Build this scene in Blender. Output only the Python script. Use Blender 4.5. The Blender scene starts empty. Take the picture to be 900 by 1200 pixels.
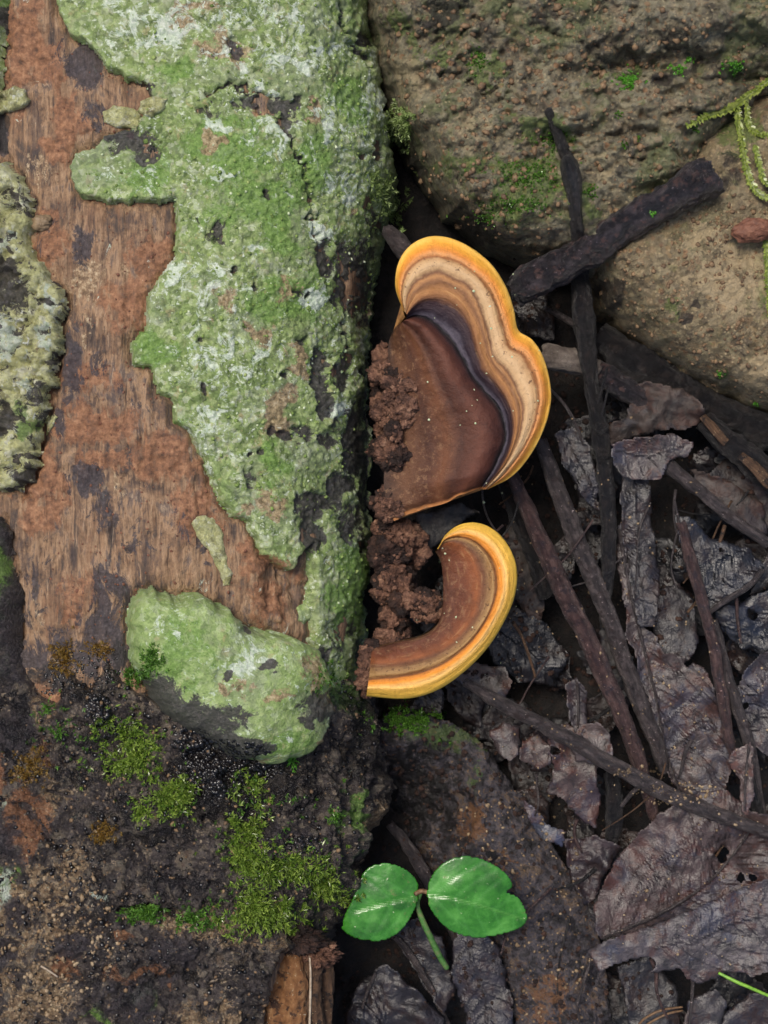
import bpy, math
import numpy as np
from mathutils import Vector
from mathutils.bvhtree import BVHTree

# ------------------------------------------------------------------ camera, world, sun, exposure
S = 0.00025            # metres per unit: the place is laid out in quarter millimetres
D = 1900.0             # camera height over the plane z = 0, same unit
sc = bpy.context.scene
col = sc.collection
cam_d = bpy.data.cameras.new('camera')
cam = bpy.data.objects.new('camera', cam_d); col.objects.link(cam)
cam.location = (0, 0, D*S)
cam_d.sensor_fit = 'VERTICAL'
cam_d.angle = 2*math.atan(600.0/D)
cam_d.clip_start = 0.01; cam_d.clip_end = 100
cam_d.dof.use_dof = True
cam_d.dof.focus_distance = (D-10)*S
cam_d.dof.aperture_fstop = 22.0
sc.camera = cam

SUN_EL, SUN_AZ = math.radians(68), math.radians(-40)      # high, from the upper left of the picture
w = bpy.data.worlds.new('World'); sc.world = w; w.use_nodes = True
nt = w.node_tree; nt.nodes.clear()
sky = nt.nodes.new('ShaderNodeTexSky'); sky.sky_type = 'NISHITA'; sky.sun_disc = False
sky.sun_elevation = SUN_EL; sky.sun_rotation = SUN_AZ
sky.air_density = 0.8; sky.dust_density = 4.0; sky.ozone_density = 0.6
bg = nt.nodes.new('ShaderNodeBackground'); bg.inputs[1].default_value = 0.10
wo = nt.nodes.new('ShaderNodeOutputWorld')
nt.links.new(sky.outputs[0], bg.inputs[0]); nt.links.new(bg.outputs[0], wo.inputs[0])
sun_d = bpy.data.lights.new('sun', 'SUN'); sun_d.energy = 1.7; sun_d.angle = math.radians(20); sun_d.color = (1.0, .93, .82)
sun = bpy.data.objects.new('sun', sun_d); col.objects.link(sun); sun.location = (0, 0, 2)
dv = Vector((math.sin(SUN_AZ)*math.cos(SUN_EL), math.cos(SUN_AZ)*math.cos(SUN_EL), math.sin(SUN_EL)))
sun.rotation_euler = dv.to_track_quat('Z', 'Y').to_euler()
sc.view_settings.view_transform = 'Standard'; sc.view_settings.look = 'None'
sc.view_settings.exposure = 0.55; sc.view_settings.gamma = 1.0
sc.cycles.max_bounces = 6

rng = np.random.default_rng(7)

# ------------------------------------------------------------------ numeric helpers
def _h(ix, iy, iz, seed):
    n = (ix.astype(np.int64)*374761393 + iy.astype(np.int64)*668265263 + iz.astype(np.int64)*2147483647 + seed*1274126177) & 0xffffffff
    n = ((n ^ (n >> 13))*1274126177) & 0xffffffff
    n = ((n ^ (n >> 16))*2246822519) & 0xffffffff
    return ((n ^ (n >> 15)) & 0xffffff)/float(0xffffff)

def vn(x, y, z=0.0, seed=0):
    x, y, z = np.broadcast_arrays(np.asarray(x, float), np.asarray(y, float), np.asarray(z, float))
    ix, iy, iz = np.floor(x), np.floor(y), np.floor(z)
    fx, fy, fz = x-ix, y-iy, z-iz
    fx, fy, fz = [f*f*f*(f*(f*6-15)+10) for f in (fx, fy, fz)]
    def c(a, b, d): return _h(ix+a, iy+b, iz+d, seed)
    flat = not np.any(fz)
    def layer(d):
        return (c(0,0,d)*(1-fx)+c(1,0,d)*fx)*(1-fy) + (c(0,1,d)*(1-fx)+c(1,1,d)*fx)*fy
    r = layer(0)
    if not flat: r = r*(1-fz) + layer(1)*fz
    return r*2-1

def fbm(x, y, z=0.0, o=4, seed=0, g=.5):
    r = 0; a = 1; t = 0
    for i in range(o):
        r = r + a*vn(x*2**i+i*17.3, y*2**i+i*5.7, np.asarray(z)*2**i, seed+i); t += a; a *= g
    return r/t

def cells(x, y, seed=0):
    """F1 distance and cell random of a jittered grid"""
    ix, iy = np.floor(x), np.floor(y)
    best = np.full(x.shape, 9.0); rid = np.zeros(x.shape)
    for a in (-1, 0, 1):
        for b in (-1, 0, 1):
            px = ix+a+_h(ix+a, iy+b, ix*0, seed); py = iy+b+_h(ix+a, iy+b, ix*0, seed+9)
            d = np.hypot(px-x, py-y); m = d < best
            best = np.where(m, d, best); rid = np.where(m, _h(ix+a, iy+b, ix*0, seed+5), rid)
    return best, rid

def sst(a, b, x):
    t = np.clip((x-a)/(b-a), 0, 1); return t*t*(3-2*t)

def seg_near(u, v, segs):
    """distance to the nearest segment and the nearest point on it"""
    u = u.ravel(); v = v.ravel()
    bd = np.full(u.shape, 1e9); bx = u.copy(); by = v.copy()
    for (x0, y0, x1, y1) in segs:
        dx, dy = x1-x0, y1-y0; L = dx*dx+dy*dy+1e-9
        t = np.clip(((u-x0)*dx+(v-y0)*dy)/L, 0, 1)
        px, py = x0+t*dx, y0+t*dy
        d = np.hypot(u-px, v-py); m = d < bd
        bd = np.where(m, d, bd); bx = np.where(m, px, bx); by = np.where(m, py, by)
    return bd, bx, by

def inside(u, v, polys):
    u = u.ravel(); v = v.ravel(); r = np.zeros(u.shape, bool)
    for P in polys:
        n = len(P)
        for i in range(n):
            x0, y0 = P[i]; x1, y1 = P[(i+1) % n]
            if y0 == y1: continue
            c = ((y0 > v) != (y1 > v)) & (u < (x1-x0)*(v-y0)/(y1-y0)+x0)
            r ^= c
    return r

def sdist(u, v, polys):
    segs = [(*P[i], *P[(i+1) % len(P)]) for P in polys for i in range(len(P))]
    d, bx, by = seg_near(u, v, segs)
    ins = inside(u, v, polys)
    sh = np.shape(u)
    return np.where(ins, d, -d).reshape(sh), bx.reshape(sh), by.reshape(sh)

def rough_poly(P, step=6.0, amp=1.5, seed=0, closed=True, fr=.12):
    """the outline cut into short steps and roughened"""
    out = []
    n = len(P)
    for i in range(n if closed else n-1):
        a = np.array(P[i], float); b = np.array(P[(i+1) % n], float)
        k = max(1, int(np.hypot(*(b-a))/step))
        for j in range(k): out.append(a+(b-a)*j/k)
    if not closed: out.append(np.array(P[-1], float))
    Q = np.array(out)
    nx = fbm(Q[:,0]*fr, Q[:,1]*fr, 0, 4, seed, .7); ny = fbm(Q[:,0]*fr+40, Q[:,1]*fr, 0, 4, seed+50, .7)
    Q[:,0] += nx*amp*2; Q[:,1] += ny*amp*2
    return [tuple(q) for q in Q]

def spl(P, n):
    """Catmull-Rom through the rows of P at n steps per span"""
    P = np.asarray(P, float); P2 = np.vstack([2*P[0]-P[1], P, 2*P[-1]-P[-2]])
    out = []
    for i in range(1, len(P2)-2):
        a, b, c, d = P2[i-1], P2[i], P2[i+1], P2[i+2]
        for k in range(n):
            t = k/n
            out.append(.5*((2*b)+(-a+c)*t+(2*a-5*b+4*c-d)*t*t+(-a+3*b-3*c+d)*t**3))
    out.append(P[-1]); return np.array(out)

def blobs(u, v, lst, warp=7.0, fr=.05, seed=3):
    uu = u+warp*fbm(u*fr, v*fr, 0, 4, seed)*2; vv = v+warp*fbm(u*fr+31, v*fr, 0, 4, seed+7)*2
    m = np.zeros(u.shape)
    for b in lst:
        x, y, rx, ry = b[:4]; s = b[4] if len(b) > 4 else 1.0
        d = np.sqrt(((uu-x)/rx)**2+((vv-y)/ry)**2)
        m = np.maximum(m, s*np.clip((1.5-d), 0, 1))
    return m

def strokes(u, v, lst, warp=3.0, fr=.07, seed=11):
    uu = u+warp*fbm(u*fr, v*fr, 0, 3, seed)*2; vv = v+warp*fbm(u*fr+31, v*fr, 0, 3, seed+7)*2
    m = np.zeros(u.shape)
    for w_, P in lst:
        d = seg_near(uu, vv, [(*P[i], *P[i+1]) for i in range(len(P)-1)])[0].reshape(u.shape)
        m = np.maximum(m, np.clip(1.5-d/w_, 0, 1))
    return m

def W(u, v, z):
    """a spot seen at u, v of the photograph that lies at height z, as a point of the place (in units)"""
    k = (D-z)/D
    return np.stack(np.broadcast_arrays((u-450.0)*k, (600.0-v)*k, np.asarray(z, float)), -1)

def P2I(p):
    k = D/(D-p[..., 2])
    return 450+p[..., 0]*k, 600-p[..., 1]*k

# ------------------------------------------------------------------ object helpers
def tag(o, label=None, cat=None, group=None, kind=None):
    if label: o['label'] = label
    if cat: o['category'] = cat
    if group: o['group'] = group
    if kind: o['kind'] = kind
    return o

def empty(name, loc_units, label, cat, group=None):
    o = bpy.data.objects.new(name, None); col.objects.link(o)
    o.location = tuple(np.array(loc_units)*S); o.empty_display_size = .01
    return tag(o, label, cat, group)

def mk(name, verts, faces, mat, parent=None, attrs=None, smooth=True, origin=None, normals=None):
    """verts in units (absolute); faces a list of index arrays, each (n,3) or (n,4)"""
    verts = np.asarray(verts, float).reshape(-1, 3)
    faces = [np.asarray(f, int) for f in (faces if isinstance(faces, list) else [faces]) if len(f)]
    used = np.zeros(len(verts), bool)
    for f in faces: used[f.ravel()] = True
    remap = np.cumsum(used)-1
    verts = verts[used]; faces = [remap[f] for f in faces]
    if parent is not None:
        loc = np.array(parent['_abs']) if '_abs' in parent else np.array(parent.location)/S
    else:
        loc = np.array(origin) if origin is not None else np.array([verts[:,0].mean(), verts[:,1].mean(), verts[:,2].min()])
    me = bpy.data.meshes.new(name)
    me.vertices.add(len(verts)); me.vertices.foreach_set('co', ((verts-loc)*S).ravel().astype(np.float32))
    lv = np.concatenate([f.ravel() for f in faces]); tot = np.concatenate([np.full(len(f), f.shape[1]) for f in faces])
    st = np.concatenate([[0], np.cumsum(tot)[:-1]])
    me.loops.add(len(lv)); me.loops.foreach_set('vertex_index', lv.astype(np.int32))
    me.polygons.add(len(tot)); me.polygons.foreach_set('loop_start', st.astype(np.int32))
    me.polygons.foreach_set('use_smooth', np.full(len(tot), smooth, bool))
    me.update(calc_edges=True)
    for k, a in (attrs or {}).items():
        a = np.asarray(a, float)
        if a.ndim == 1:
            at = me.attributes.new(k, 'FLOAT', 'POINT'); at.data.foreach_set('value', a[used].astype(np.float32))
        else:
            at = me.attributes.new(k, 'FLOAT_COLOR', 'POINT')
            c = np.ones((used.sum(), 4), np.float32); c[:, :a.shape[1]] = a[used]
            at.data.foreach_set('color', c.ravel())
    if normals is not None:
        me.normals_split_custom_set_from_vertices([tuple(n) for n in normals[used]])
    me.materials.append(mat)
    o = bpy.data.objects.new(name, me); col.objects.link(o)
    if parent is not None: o.parent = parent
    else: o.location = tuple(loc*S)
    return o

def grid(nu, nv, keep=None):
    i = np.arange(nu*nv).reshape(nu, nv)
    f = np.stack([i[:-1,:-1], i[1:,:-1], i[1:,1:], i[:-1,1:]], -1)
    return f.reshape(-1, 4) if keep is None else f[keep]

# ------------------------------------------------------------------ shader helpers
def lin(c):
    r = [((x/255)/12.92 if x/255 <= .04045 else ((x/255+.055)/1.055)**2.4) for x in c]
    return (*r, 1.0)

class G:
    def __init__(s, name):
        s.m = bpy.data.materials.new(name); s.m.use_nodes = True; s.t = s.m.node_tree; s.t.nodes.clear()
        s.out = s.t.nodes.new('ShaderNodeOutputMaterial'); s.b = s.t.nodes.new('ShaderNodeBsdfPrincipled')
        s.t.links.new(s.b.outputs[0], s.out.inputs[0])
        tc = s.t.nodes.new('ShaderNodeTexCoord'); vm = s.t.nodes.new('ShaderNodeVectorMath'); vm.operation = 'SCALE'
        vm.inputs['Scale'].default_value = 1/S; s.t.links.new(tc.outputs['Object'], vm.inputs[0]); s.co = vm.outputs[0]
    def set(s, inp, v):
        if hasattr(v, 'links') or isinstance(v, bpy.types.NodeSocket): s.t.links.new(v, inp)
        elif isinstance(v, (tuple, list)) and len(v) == 3 and inp.type == 'RGBA': inp.default_value = lin(v)
        else: inp.default_value = v
    def noise(s, size, det=4, rough=.55, dist=0, vec=None, off=0.0, kind='FBM'):
        n = s.t.nodes.new('ShaderNodeTexNoise'); n.inputs['Scale'].default_value = 1.0/size
        n.inputs['Detail'].default_value = det; n.inputs['Roughness'].default_value = rough; n.inputs['Distortion'].default_value = dist
        v = vec or s.co
        if off: v = s.vadd(v, (off, off*.7, off*.3))
        s.t.links.new(v, n.inputs['Vector']); return n.outputs[0]
    def vadd(s, v, o):
        a = s.t.nodes.new('ShaderNodeVectorMath'); a.operation = 'ADD'; s.t.links.new(v, a.inputs[0]); a.inputs[1].default_value = o; return a.outputs[0]
    def stretch(s, sx, sy, sz=1):
        a = s.t.nodes.new('ShaderNodeVectorMath'); a.operation = 'MULTIPLY'; s.t.links.new(s.co, a.inputs[0]); a.inputs[1].default_value = (sx, sy, sz); return a.outputs[0]
    def vor(s, size, feat='F1', rnd=1.0, out=0, vec=None):
        n = s.t.nodes.new('ShaderNodeTexVoronoi'); n.feature = feat; n.inputs['Scale'].default_value = 1.0/size; n.inputs['Randomness'].default_value = rnd
        s.t.links.new(vec or s.co, n.inputs['Vector']); return n.outputs[out]
    def math(s, op, a, b=0.0, c=None, clamp=False):
        n = s.t.nodes.new('ShaderNodeMath'); n.operation = op; n.use_clamp = clamp
        s.set(n.inputs[0], a); s.set(n.inputs[1], b)
        if c is not None: s.set(n.inputs[2], c)
        return n.outputs[0]
    def step(s, v, a, b):
        n = s.t.nodes.new('ShaderNodeMapRange'); n.interpolation_type = 'SMOOTHSTEP'
        s.set(n.inputs[0], v); n.inputs[1].default_value = a; n.inputs[2].default_value = b; return n.outputs[0]
    def ramp(s, v, stops):
        n = s.t.nodes.new('ShaderNodeValToRGB'); e = n.color_ramp.elements
        while len(e) < len(stops): e.new(.5)
        for x, (p, c) in zip(e, stops): x.position = p
        for x, (p, c) in zip(e, stops): x.position = p; x.color = lin(c)
        s.set(n.inputs[0], v); return n.outputs[0]
    def mix(s, f, a, b, mode='MIX'):
        n = s.t.nodes.new('ShaderNodeMix'); n.data_type = 'RGBA'; n.blend_type = mode
        s.set(n.inputs[0], f); s.set(n.inputs[6], a); s.set(n.inputs[7], b); return n.outputs[2]
    def attr(s, name):
        n = s.t.nodes.new('ShaderNodeAttribute'); n.attribute_name = name; return n.outputs['Fac']
    def rgb(s, name):
        n = s.t.nodes.new('ShaderNodeAttribute'); n.attribute_name = name
        q = s.t.nodes.new('ShaderNodeSeparateColor'); s.t.links.new(n.outputs['Color'], q.inputs[0]); return q.outputs
    def bump(s, h, dist, prev=None, strength=1.0):
        n = s.t.nodes.new('ShaderNodeBump'); n.inputs['Strength'].default_value = strength; n.inputs['Distance'].default_value = dist*S
        s.set(n.inputs['Height'], h)
        if prev: s.t.links.new(prev, n.inputs['Normal'])
        return n.outputs[0]
    def done(s, colr, rough=.6, normal=None, spec=.5, **kw):
        s.set(s.b.inputs['Base Color'], colr); s.set(s.b.inputs['Roughness'], rough); s.b.inputs['Specular IOR Level'].default_value = spec
        if normal is not None: s.t.links.new(normal, s.b.inputs['Normal'])
        for k, v in kw.items(): s.set(s.b.inputs[k.replace('_', ' ')], v)
        return s.m

def log_mat(name, base, speck=None, speck_size=5.0, grain=False, rough=(.45, .8), bumpy=2.0, seam=0.0, k=1.0, cell=None, csize=6.0):
    """weathered log surface: base ramp, crusts placed by the masks ma (dark, leaf green, pale) and mb (tan, rust, moist black)"""
    g = G(name)
    if grain:
        st = g.stretch(1, .09, 1); n1 = g.noise(9, 7, .68, .8, st); n0 = g.noise(46, 6, .65, .6)
        f = g.math('ADD', g.math('MULTIPLY', n1, .5), g.math('MULTIPLY', n0, .5))
        c = g.ramp(f, base)
        n2 = g.noise(3.0, 4, .65, .6, g.stretch(1, .10, 1), 9); am = g.step(g.noise(40, 3, .6, 0, None, 91), .42, .6)
        c = g.mix(g.math('MULTIPLY', g.step(n2, .54, .70), g.math('MULTIPLY', am, .6)), c, (188, 160, 130)); c = g.mix(g.math('MULTIPLY', g.step(n2, .46, .34), .7), c, (56, 42, 38))
        n3 = g.noise(34, 9, .74, .7, g.stretch(1, .35, 1), 191); c = g.mix(g.math('MULTIPLY', g.step(n3, .50, .60), .6), c, (62, 52, 52)); c = g.mix(g.math('MULTIPLY', g.step(n3, .44, .36), .5), c, (132, 96, 70))
    else:
        n1 = g.noise(20, 9, .74, .6); n0 = g.noise(80, 4, .6, .3, None, 33)
        f = g.math('ADD', g.math('MULTIPLY', n1, .62), g.math('MULTIPLY', n0, .38)); c = g.ramp(f, base)
    fine = g.noise(4.5, 5, .72, .3); fine2 = g.noise(22, 10, .78, .8, g.stretch(1, .45, 1) if grain else None, 71)
    if seam:
        wv = g.t.nodes.new('ShaderNodeTexNoise'); wv.inputs['Scale'].default_value = 1/9; wv.inputs['Detail'].default_value = 4; g.t.links.new(g.co, wv.inputs['Vector'])
        wa = g.t.nodes.new('ShaderNodeVectorMath'); wa.operation = 'MULTIPLY_ADD'; g.t.links.new(wv.outputs['Color'], wa.inputs[0]); wa.inputs[1].default_value = (9, 9, 9); g.t.links.new(g.co, wa.inputs[2])
        vcol = g.vor(csize, out=1, vec=wa.outputs[0]); qq = g.t.nodes.new('ShaderNodeSeparateColor'); g.t.links.new(vcol, qq.inputs[0])
        zone = g.noise(30, 6, .65, .4, None, 141)
        pick = g.math('ADD', g.math('MULTIPLY', qq.outputs[0], .5), g.math('MULTIPLY', g.math('SUBTRACT', zone, .25), 1.0))
        c = g.mix(seam*1.5, c, g.ramp(pick, cell or [(.12, (70, 82, 48)), (.32, (104, 130, 64)), (.5, (140, 164, 92)), (.64, (174, 190, 130)), (.76, (208, 218, 190)), (.92, (176, 158, 118))]))
        vs = g.vor(6.5, vec=wa.outputs[0]); c = g.mix(g.math('MULTIPLY', g.step(vs, .38, .75), seam), c, g.mix(.6, c, (70, 66, 44), 'MULTIPLY'))
        c = g.mix(g.math('MULTIPLY', g.step(fine, .5, .7), seam*.8), c, (cell or [(0, (190, 204, 160))]*5)[4][1]); c = g.mix(g.math('MULTIPLY', g.step(fine, .46, .3), seam*.9), c, (cell or [(0, (58, 70, 38))])[0][1])
        if cell is None:
         pk = g.step(g.noise(17, 6, .7, .5, None, 41), .57, .66); c = g.mix(g.math('MULTIPLY', pk, .5), c, (178, 162, 118))
         gy = g.step(g.noise(60, 8, .7, .5, None, 43), .50, .60); c = g.mix(g.math('MULTIPLY', gy, .45), c, (136, 146, 118))
    if speck:
        sm = g.math('MULTIPLY', g.step(g.noise(speck_size, 4, .65, 0, None, 12), .57, .64), g.step(g.noise(46, 5, .6, 0, None, 5), .42, .58))
        c = g.mix(g.math('MULTIPLY', sm, .85), c, speck)
    A = g.rgb('ma'); B = g.rgb('mb')
    def m(x, kk=1.0, a=.44, b=.56):
        return g.step(g.math('ADD', g.math('MULTIPLY', x, .82), g.math('MULTIPLY', g.math('SUBTRACT', fine2, .5), 2.7*kk*k)), a, b)
    gn = g.ramp(fine, [(0.3, (70, 102, 36)), (.5, (104, 142, 58)), (.72, (150, 178, 100))])
    c = g.mix(g.math('MULTIPLY', m(A[1], 1, .35, .7), .8), c, gn)
    tn = g.ramp(g.noise(6, 6, .75, 0, None, 44), [(.34, (74, 58, 46)), (.45, (128, 104, 78)), (.55, (172, 148, 116)), (.68, (212, 196, 166))])
    c = g.mix(g.math('MULTIPLY', m(B[0], 1.1), .85), c, tn)
    rs = g.ramp(g.noise(9, 7, .72, 0, None, 54), [(.34, (80, 56, 42)), (.5, (136, 94, 66)), (.66, (174, 130, 96))])
    c = g.mix(g.math('MULTIPLY', m(B[1], 1.1, .38, .62), .9), c, rs)
    c = g.mix(g.math('MULTIPLY', m(A[2], 1.3), .85), c, g.ramp(fine, [(.35, (168, 190, 160)), (.6, (226, 234, 222))]))
    dk = g.ramp(fine, [(.3, (28, 25, 27)), (.55, (64, 58, 62)), (.75, (104, 96, 96))])
    dm = m(A[0], .9); c = g.mix(g.math('MULTIPLY', dm, .92), c, dk)
    wet = m(B[2], .6); c = g.mix(g.math('MULTIPLY', wet, .8), c, (18, 16, 17))
    h1 = g.bump(g.noise(7, 6, .72, .2, None, 3), bumpy*1.6); h2 = g.bump(g.noise(2.6, 4, .65), bumpy*1.1, h1)
    if grain: h2 = g.bump(g.noise(3, 4, .65, .6, g.stretch(1, .10, 1), 9), 1.5, h1)
    r = g.math('MULTIPLY_ADD', g.noise(10, 4), (rough[1]-rough[0])*1.6, rough[0]-.1); r = g.math('SUBTRACT', r, g.math('MULTIPLY', wet, .2))
    return g.done(c, r, h2, .5)

M = {}
M['wood'] = log_mat('bare wood', [(.34, (42, 36, 36)), (.42, (84, 70, 60)), (.48, (126, 98, 74)), (.54, (160, 130, 100)), (.60, (98, 84, 78)), (.68, (180, 156, 126))], grain=True, bumpy=2.0)
M['green'] = log_mat('lichen crusted bark', [(.34, (66, 80, 46)), (.42, (104, 124, 70)), (.5, (140, 160, 100)), (.57, (168, 184, 126)), (.66, (200, 206, 170))], (222, 232, 214), 5, seam=.40, bumpy=1.9, rough=(.32, .6))
M['burl'] = log_mat('burl lichen', [(.34, (118, 142, 82)), (.45, (142, 168, 98)), (.56, (160, 184, 116)), (.68, (184, 200, 154))], (208, 224, 198), 6, seam=.24, bumpy=2, rough=(.34, .62))
M['plate'] = log_mat('yellow lichen plate', [(.34, (130, 122, 86)), (.42, (192, 188, 126)), (.5, (220, 218, 156)), (.6, (220, 220, 176)), (.7, (232, 234, 220))], (236, 240, 234), 7, seam=.34, bumpy=4, rough=(.5, .8), csize=8, cell=[(.16, (64, 62, 52)), (.28, (150, 154, 104)), (.5, (200, 204, 142)), (.66, (224, 228, 180)), (.8, (240, 243, 232))])
M['rough'] = log_mat('wet dark bark', [(.34, (20, 17, 18)), (.43, (44, 38, 40)), (.51, (70, 62, 62)), (.58, (98, 88, 82)), (.66, (150, 136, 118))], (176, 158, 134), 5, rough=(.2, .5), bumpy=4.5, seam=.34, csize=9, cell=[(.16, (12, 11, 12)), (.36, (34, 30, 32)), (.5, (62, 56, 57)), (.62, (96, 88, 84)), (.74, (146, 136, 118)), (.9, (100, 72, 54))])

def rock_mat(name, base, sand, grn):
    g = G(name)
    n = g.noise(28, 10, .76, .7); c = g.ramp(n, base)
    wv = g.t.nodes.new('ShaderNodeTexNoise'); wv.inputs['Scale'].default_value = 1/11; wv.inputs['Detail'].default_value = 5; g.t.links.new(g.co, wv.inputs['Vector'])
    wa = g.t.nodes.new('ShaderNodeVectorMath'); wa.operation = 'MULTIPLY_ADD'; g.t.links.new(wv.outputs['Color'], wa.inputs[0]); wa.inputs[1].default_value = (14, 14, 14); g.t.links.new(g.co, wa.inputs[2])
    q0 = g.t.nodes.new('ShaderNodeSeparateColor'); g.t.links.new(g.vor(7.5, out=1, vec=wa.outputs[0]), q0.inputs[0])
    c = g.mix(.42, c, g.ramp(q0.outputs[0], [(.0, (44, 38, 34)), (.25, (86, 74, 56)), (.5, (120, 108, 80)), (.75, (154, 142, 110)), (.9, (150, 116, 84)), (1, (104, 116, 66))]))
    gw = g.step(g.noise(90, 6, .66, .5, None, 161), .50, .60); c = g.mix(g.math('MULTIPLY', gw, .55 if 'mossy' in name else .16), c, (96, 112, 60))
    dk = g.step(g.noise(40, 9, .74, .6, None, 61), .54, .62); c = g.mix(g.math('MULTIPLY', dk, .6), c, (52, 44, 42))
    v = g.vor(9.5); vc = g.vor(9.5, out=1); q = g.t.nodes.new('ShaderNodeSeparateColor'); g.t.links.new(vc, q.inputs[0])
    peb = g.math('MULTIPLY', g.step(v, .42, .30), g.step(q.outputs[0], .72, .8))
    c = g.mix(g.math('MULTIPLY', peb, .75), c, g.ramp(q.outputs[1], [(0, (150, 108, 74)), (.5, (166, 140, 100)), (1, (122, 90, 74))]))
    v2 = g.vor(4); vc2 = g.vor(4, out=1); q2 = g.t.nodes.new('ShaderNodeSeparateColor'); g.t.links.new(vc2, q2.inputs[0])
    c = g.mix(g.math('MULTIPLY', g.math('MULTIPLY', g.step(v2, .45, .3), g.step(q2.outputs[0], .78, .84)), .7), c, sand)
    A = g.rgb('ma'); fine = g.noise(6, 5, .7, .4, None, 21)
    fine = g.noise(26, 9, .75, .6, None, 21)
    def m(x, k=.8, a=.42, b=.6): return g.step(g.math('ADD', x, g.math('MULTIPLY', g.math('SUBTRACT', fine, .5), 2.2*k)), a, b)
    c = g.mix(g.math('MULTIPLY', m(A[0], 1.3), .7), c, g.ramp(g.noise(5, 4, .7), [(.35, (64, 82, 38)), (.55, (104, 126, 58)), (.7, (134, 152, 84))]))
    c = g.mix(g.math('MULTIPLY', m(A[1]), .8), c, (44, 38, 38))
    c = g.mix(g.math('MULTIPLY', m(A[2], 1.0), .7), c, sand)
    b1 = g.bump(g.noise(11, 9, .76, .5), 9); b2 = g.bump(g.math('SUBTRACT', 1.0, v), 1.5, b1); b3 = g.bump(g.noise(2.5, 3, .6, 0, None, 4), 1.6, b2)
    return g.done(c, g.math('MULTIPLY_ADD', g.noise(16, 5), .7, .12), b3, .55)
M['rock'] = rock_mat('mossy rock', [(.32, (58, 52, 47)), (.43, (104, 99, 86)), (.51, (140, 136, 116)), (.58, (170, 166, 142)), (.68, (120, 108, 98))], (180, 164, 130), None)
M['sand'] = rock_mat('sandy rock', [(.32, (78, 66, 52)), (.43, (128, 114, 88)), (.51, (158, 142, 112)), (.58, (180, 164, 132)), (.68, (124, 106, 84))], (194, 174, 138), None)

def stick_mat(name, c0, c1, c2, patch=None, rough=.45, gloss=.5):
    g = G(name)
    st = g.attr('t'); a = g.attr('a')
    cv = g.t.nodes.new('ShaderNodeCombineXYZ'); g.t.links.new(st, cv.inputs[0]); g.t.links.new(a, cv.inputs[1])
    n = g.noise(12, 8, .75, .6); n2 = g.t.nodes.new('ShaderNodeTexNoise'); n2.inputs['Scale'].default_value = 1; n2.inputs['Detail'].default_value = 4
    g.t.links.new(cv.outputs[0], n2.inputs['Vector'])
    f = g.math('ADD', g.math('MULTIPLY', n, .5), g.math('MULTIPLY', n2.outputs[0], .5))
    c = g.ramp(f, [(.34, c0), (.5, c1), (.66, c2)])
    if patch: c = g.mix(g.step(g.noise(12, 5, .7, 0, None, 17), .54, .62), c, patch)
    b1 = g.bump(n2.outputs[0], 7); b2 = g.bump(g.noise(7, 8, .8, .4), 9, b1)
    c = g.mix(g.math('MULTIPLY', g.step(g.noise(3.2, 3, .6, 0, None, 77), .66, .72), .6), c, tuple(min(255, x*1.9+30) for x in c2))
    return g.done(c, g.math('MULTIPLY_ADD', n, .3, rough-.15), b2, gloss)
M['char'] = stick_mat('charred stick', (10, 9, 12), (32, 27, 32), (80, 70, 74), (84, 62, 58), .32, 1)
M['black'] = stick_mat('black twig', (7, 6, 7), (20, 16, 17), (52, 42, 37), None, .34, .9)
M['redtwig'] = stick_mat('red brown twig', (30, 21, 22), (76, 54, 52), (122, 96, 90), (56, 44, 50), .34, .8)
M['greytwig'] = stick_mat('grey twig', (30, 26, 27), (70, 62, 62), (118, 106, 104), (58, 46, 44), .34, .8)
M['tantwig'] = stick_mat('tan brown twig', (52, 38, 30), (100, 74, 54), (140, 106, 78), (40, 32, 30), .6)
M['greywood'] = stick_mat('pale weathered wood', (60, 52, 48), (120, 108, 98), (164, 152, 140), None, .6)
M['splinter'] = stick_mat('split orange wood', (110, 70, 42), (160, 112, 70), (196, 150, 102), (80, 56, 42), .6)

_lm = {}
def leaf_mat(c, dark=.5, rough=.42):
    key = (c, dark, rough)
    if key in _lm: return _lm[key]
    g = G('dead leaf'); gr = sum(c)/3; c = tuple(.66*(.56*x+.44*gr*k) for x, k in zip(c, (1.0, .98, 1.04)))
    a = tuple(x*dark for x in c); b = tuple(min(255, x*1.25) for x in c)
    n = g.noise(30, 9, .72, .7); cc = g.ramp(n, [(.36, a), (.47, tuple(x*.86 for x in c)), (.55, c), (.66, b)])
    cc = g.mix(g.math('MULTIPLY', g.step(g.noise(34, 7, .7, .5, None, 27), .50, .60), .8), cc, tuple(x*k for x, k in zip(c, (.98, .72, .62))))
    cc = g.mix(g.math('MULTIPLY', g.step(g.noise(44, 7, .7, .4, None, 57), .52, .62), .7), cc, tuple(x*k for x, k in zip(c, (.66, .78, 1.0))))  # patches of blue sky sheen mixed into the leaf colour
    cc = g.mix(g.math('MULTIPLY', g.step(g.noise(16, 8, .75, 0, None, 8), .58, .66), .75), cc, (34, 28, 28))
    vein = g.attr('vein'); cc = g.mix(g.math('MULTIPLY', vein, .5), cc, tuple(x*.5 for x in c))
    v2 = g.attr('lat'); cc = g.mix(g.math('MULTIPLY', v2, .5), cc, tuple(x*.55 for x in c))
    b1 = g.bump(g.noise(24, 6, .62, .3), 5); b2 = g.bump(g.noise(4, 4, .6), .9, b1); b2 = g.bump(v2, 1.2, b2); b3 = g.bump(vein, 1.8, b2)
    _lm[key] = g.done(cc, g.math('MULTIPLY_ADD', g.noise(20, 5, .65, 0, None, 3), .7, rough-.36), b3, .65); return _lm[key]

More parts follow.
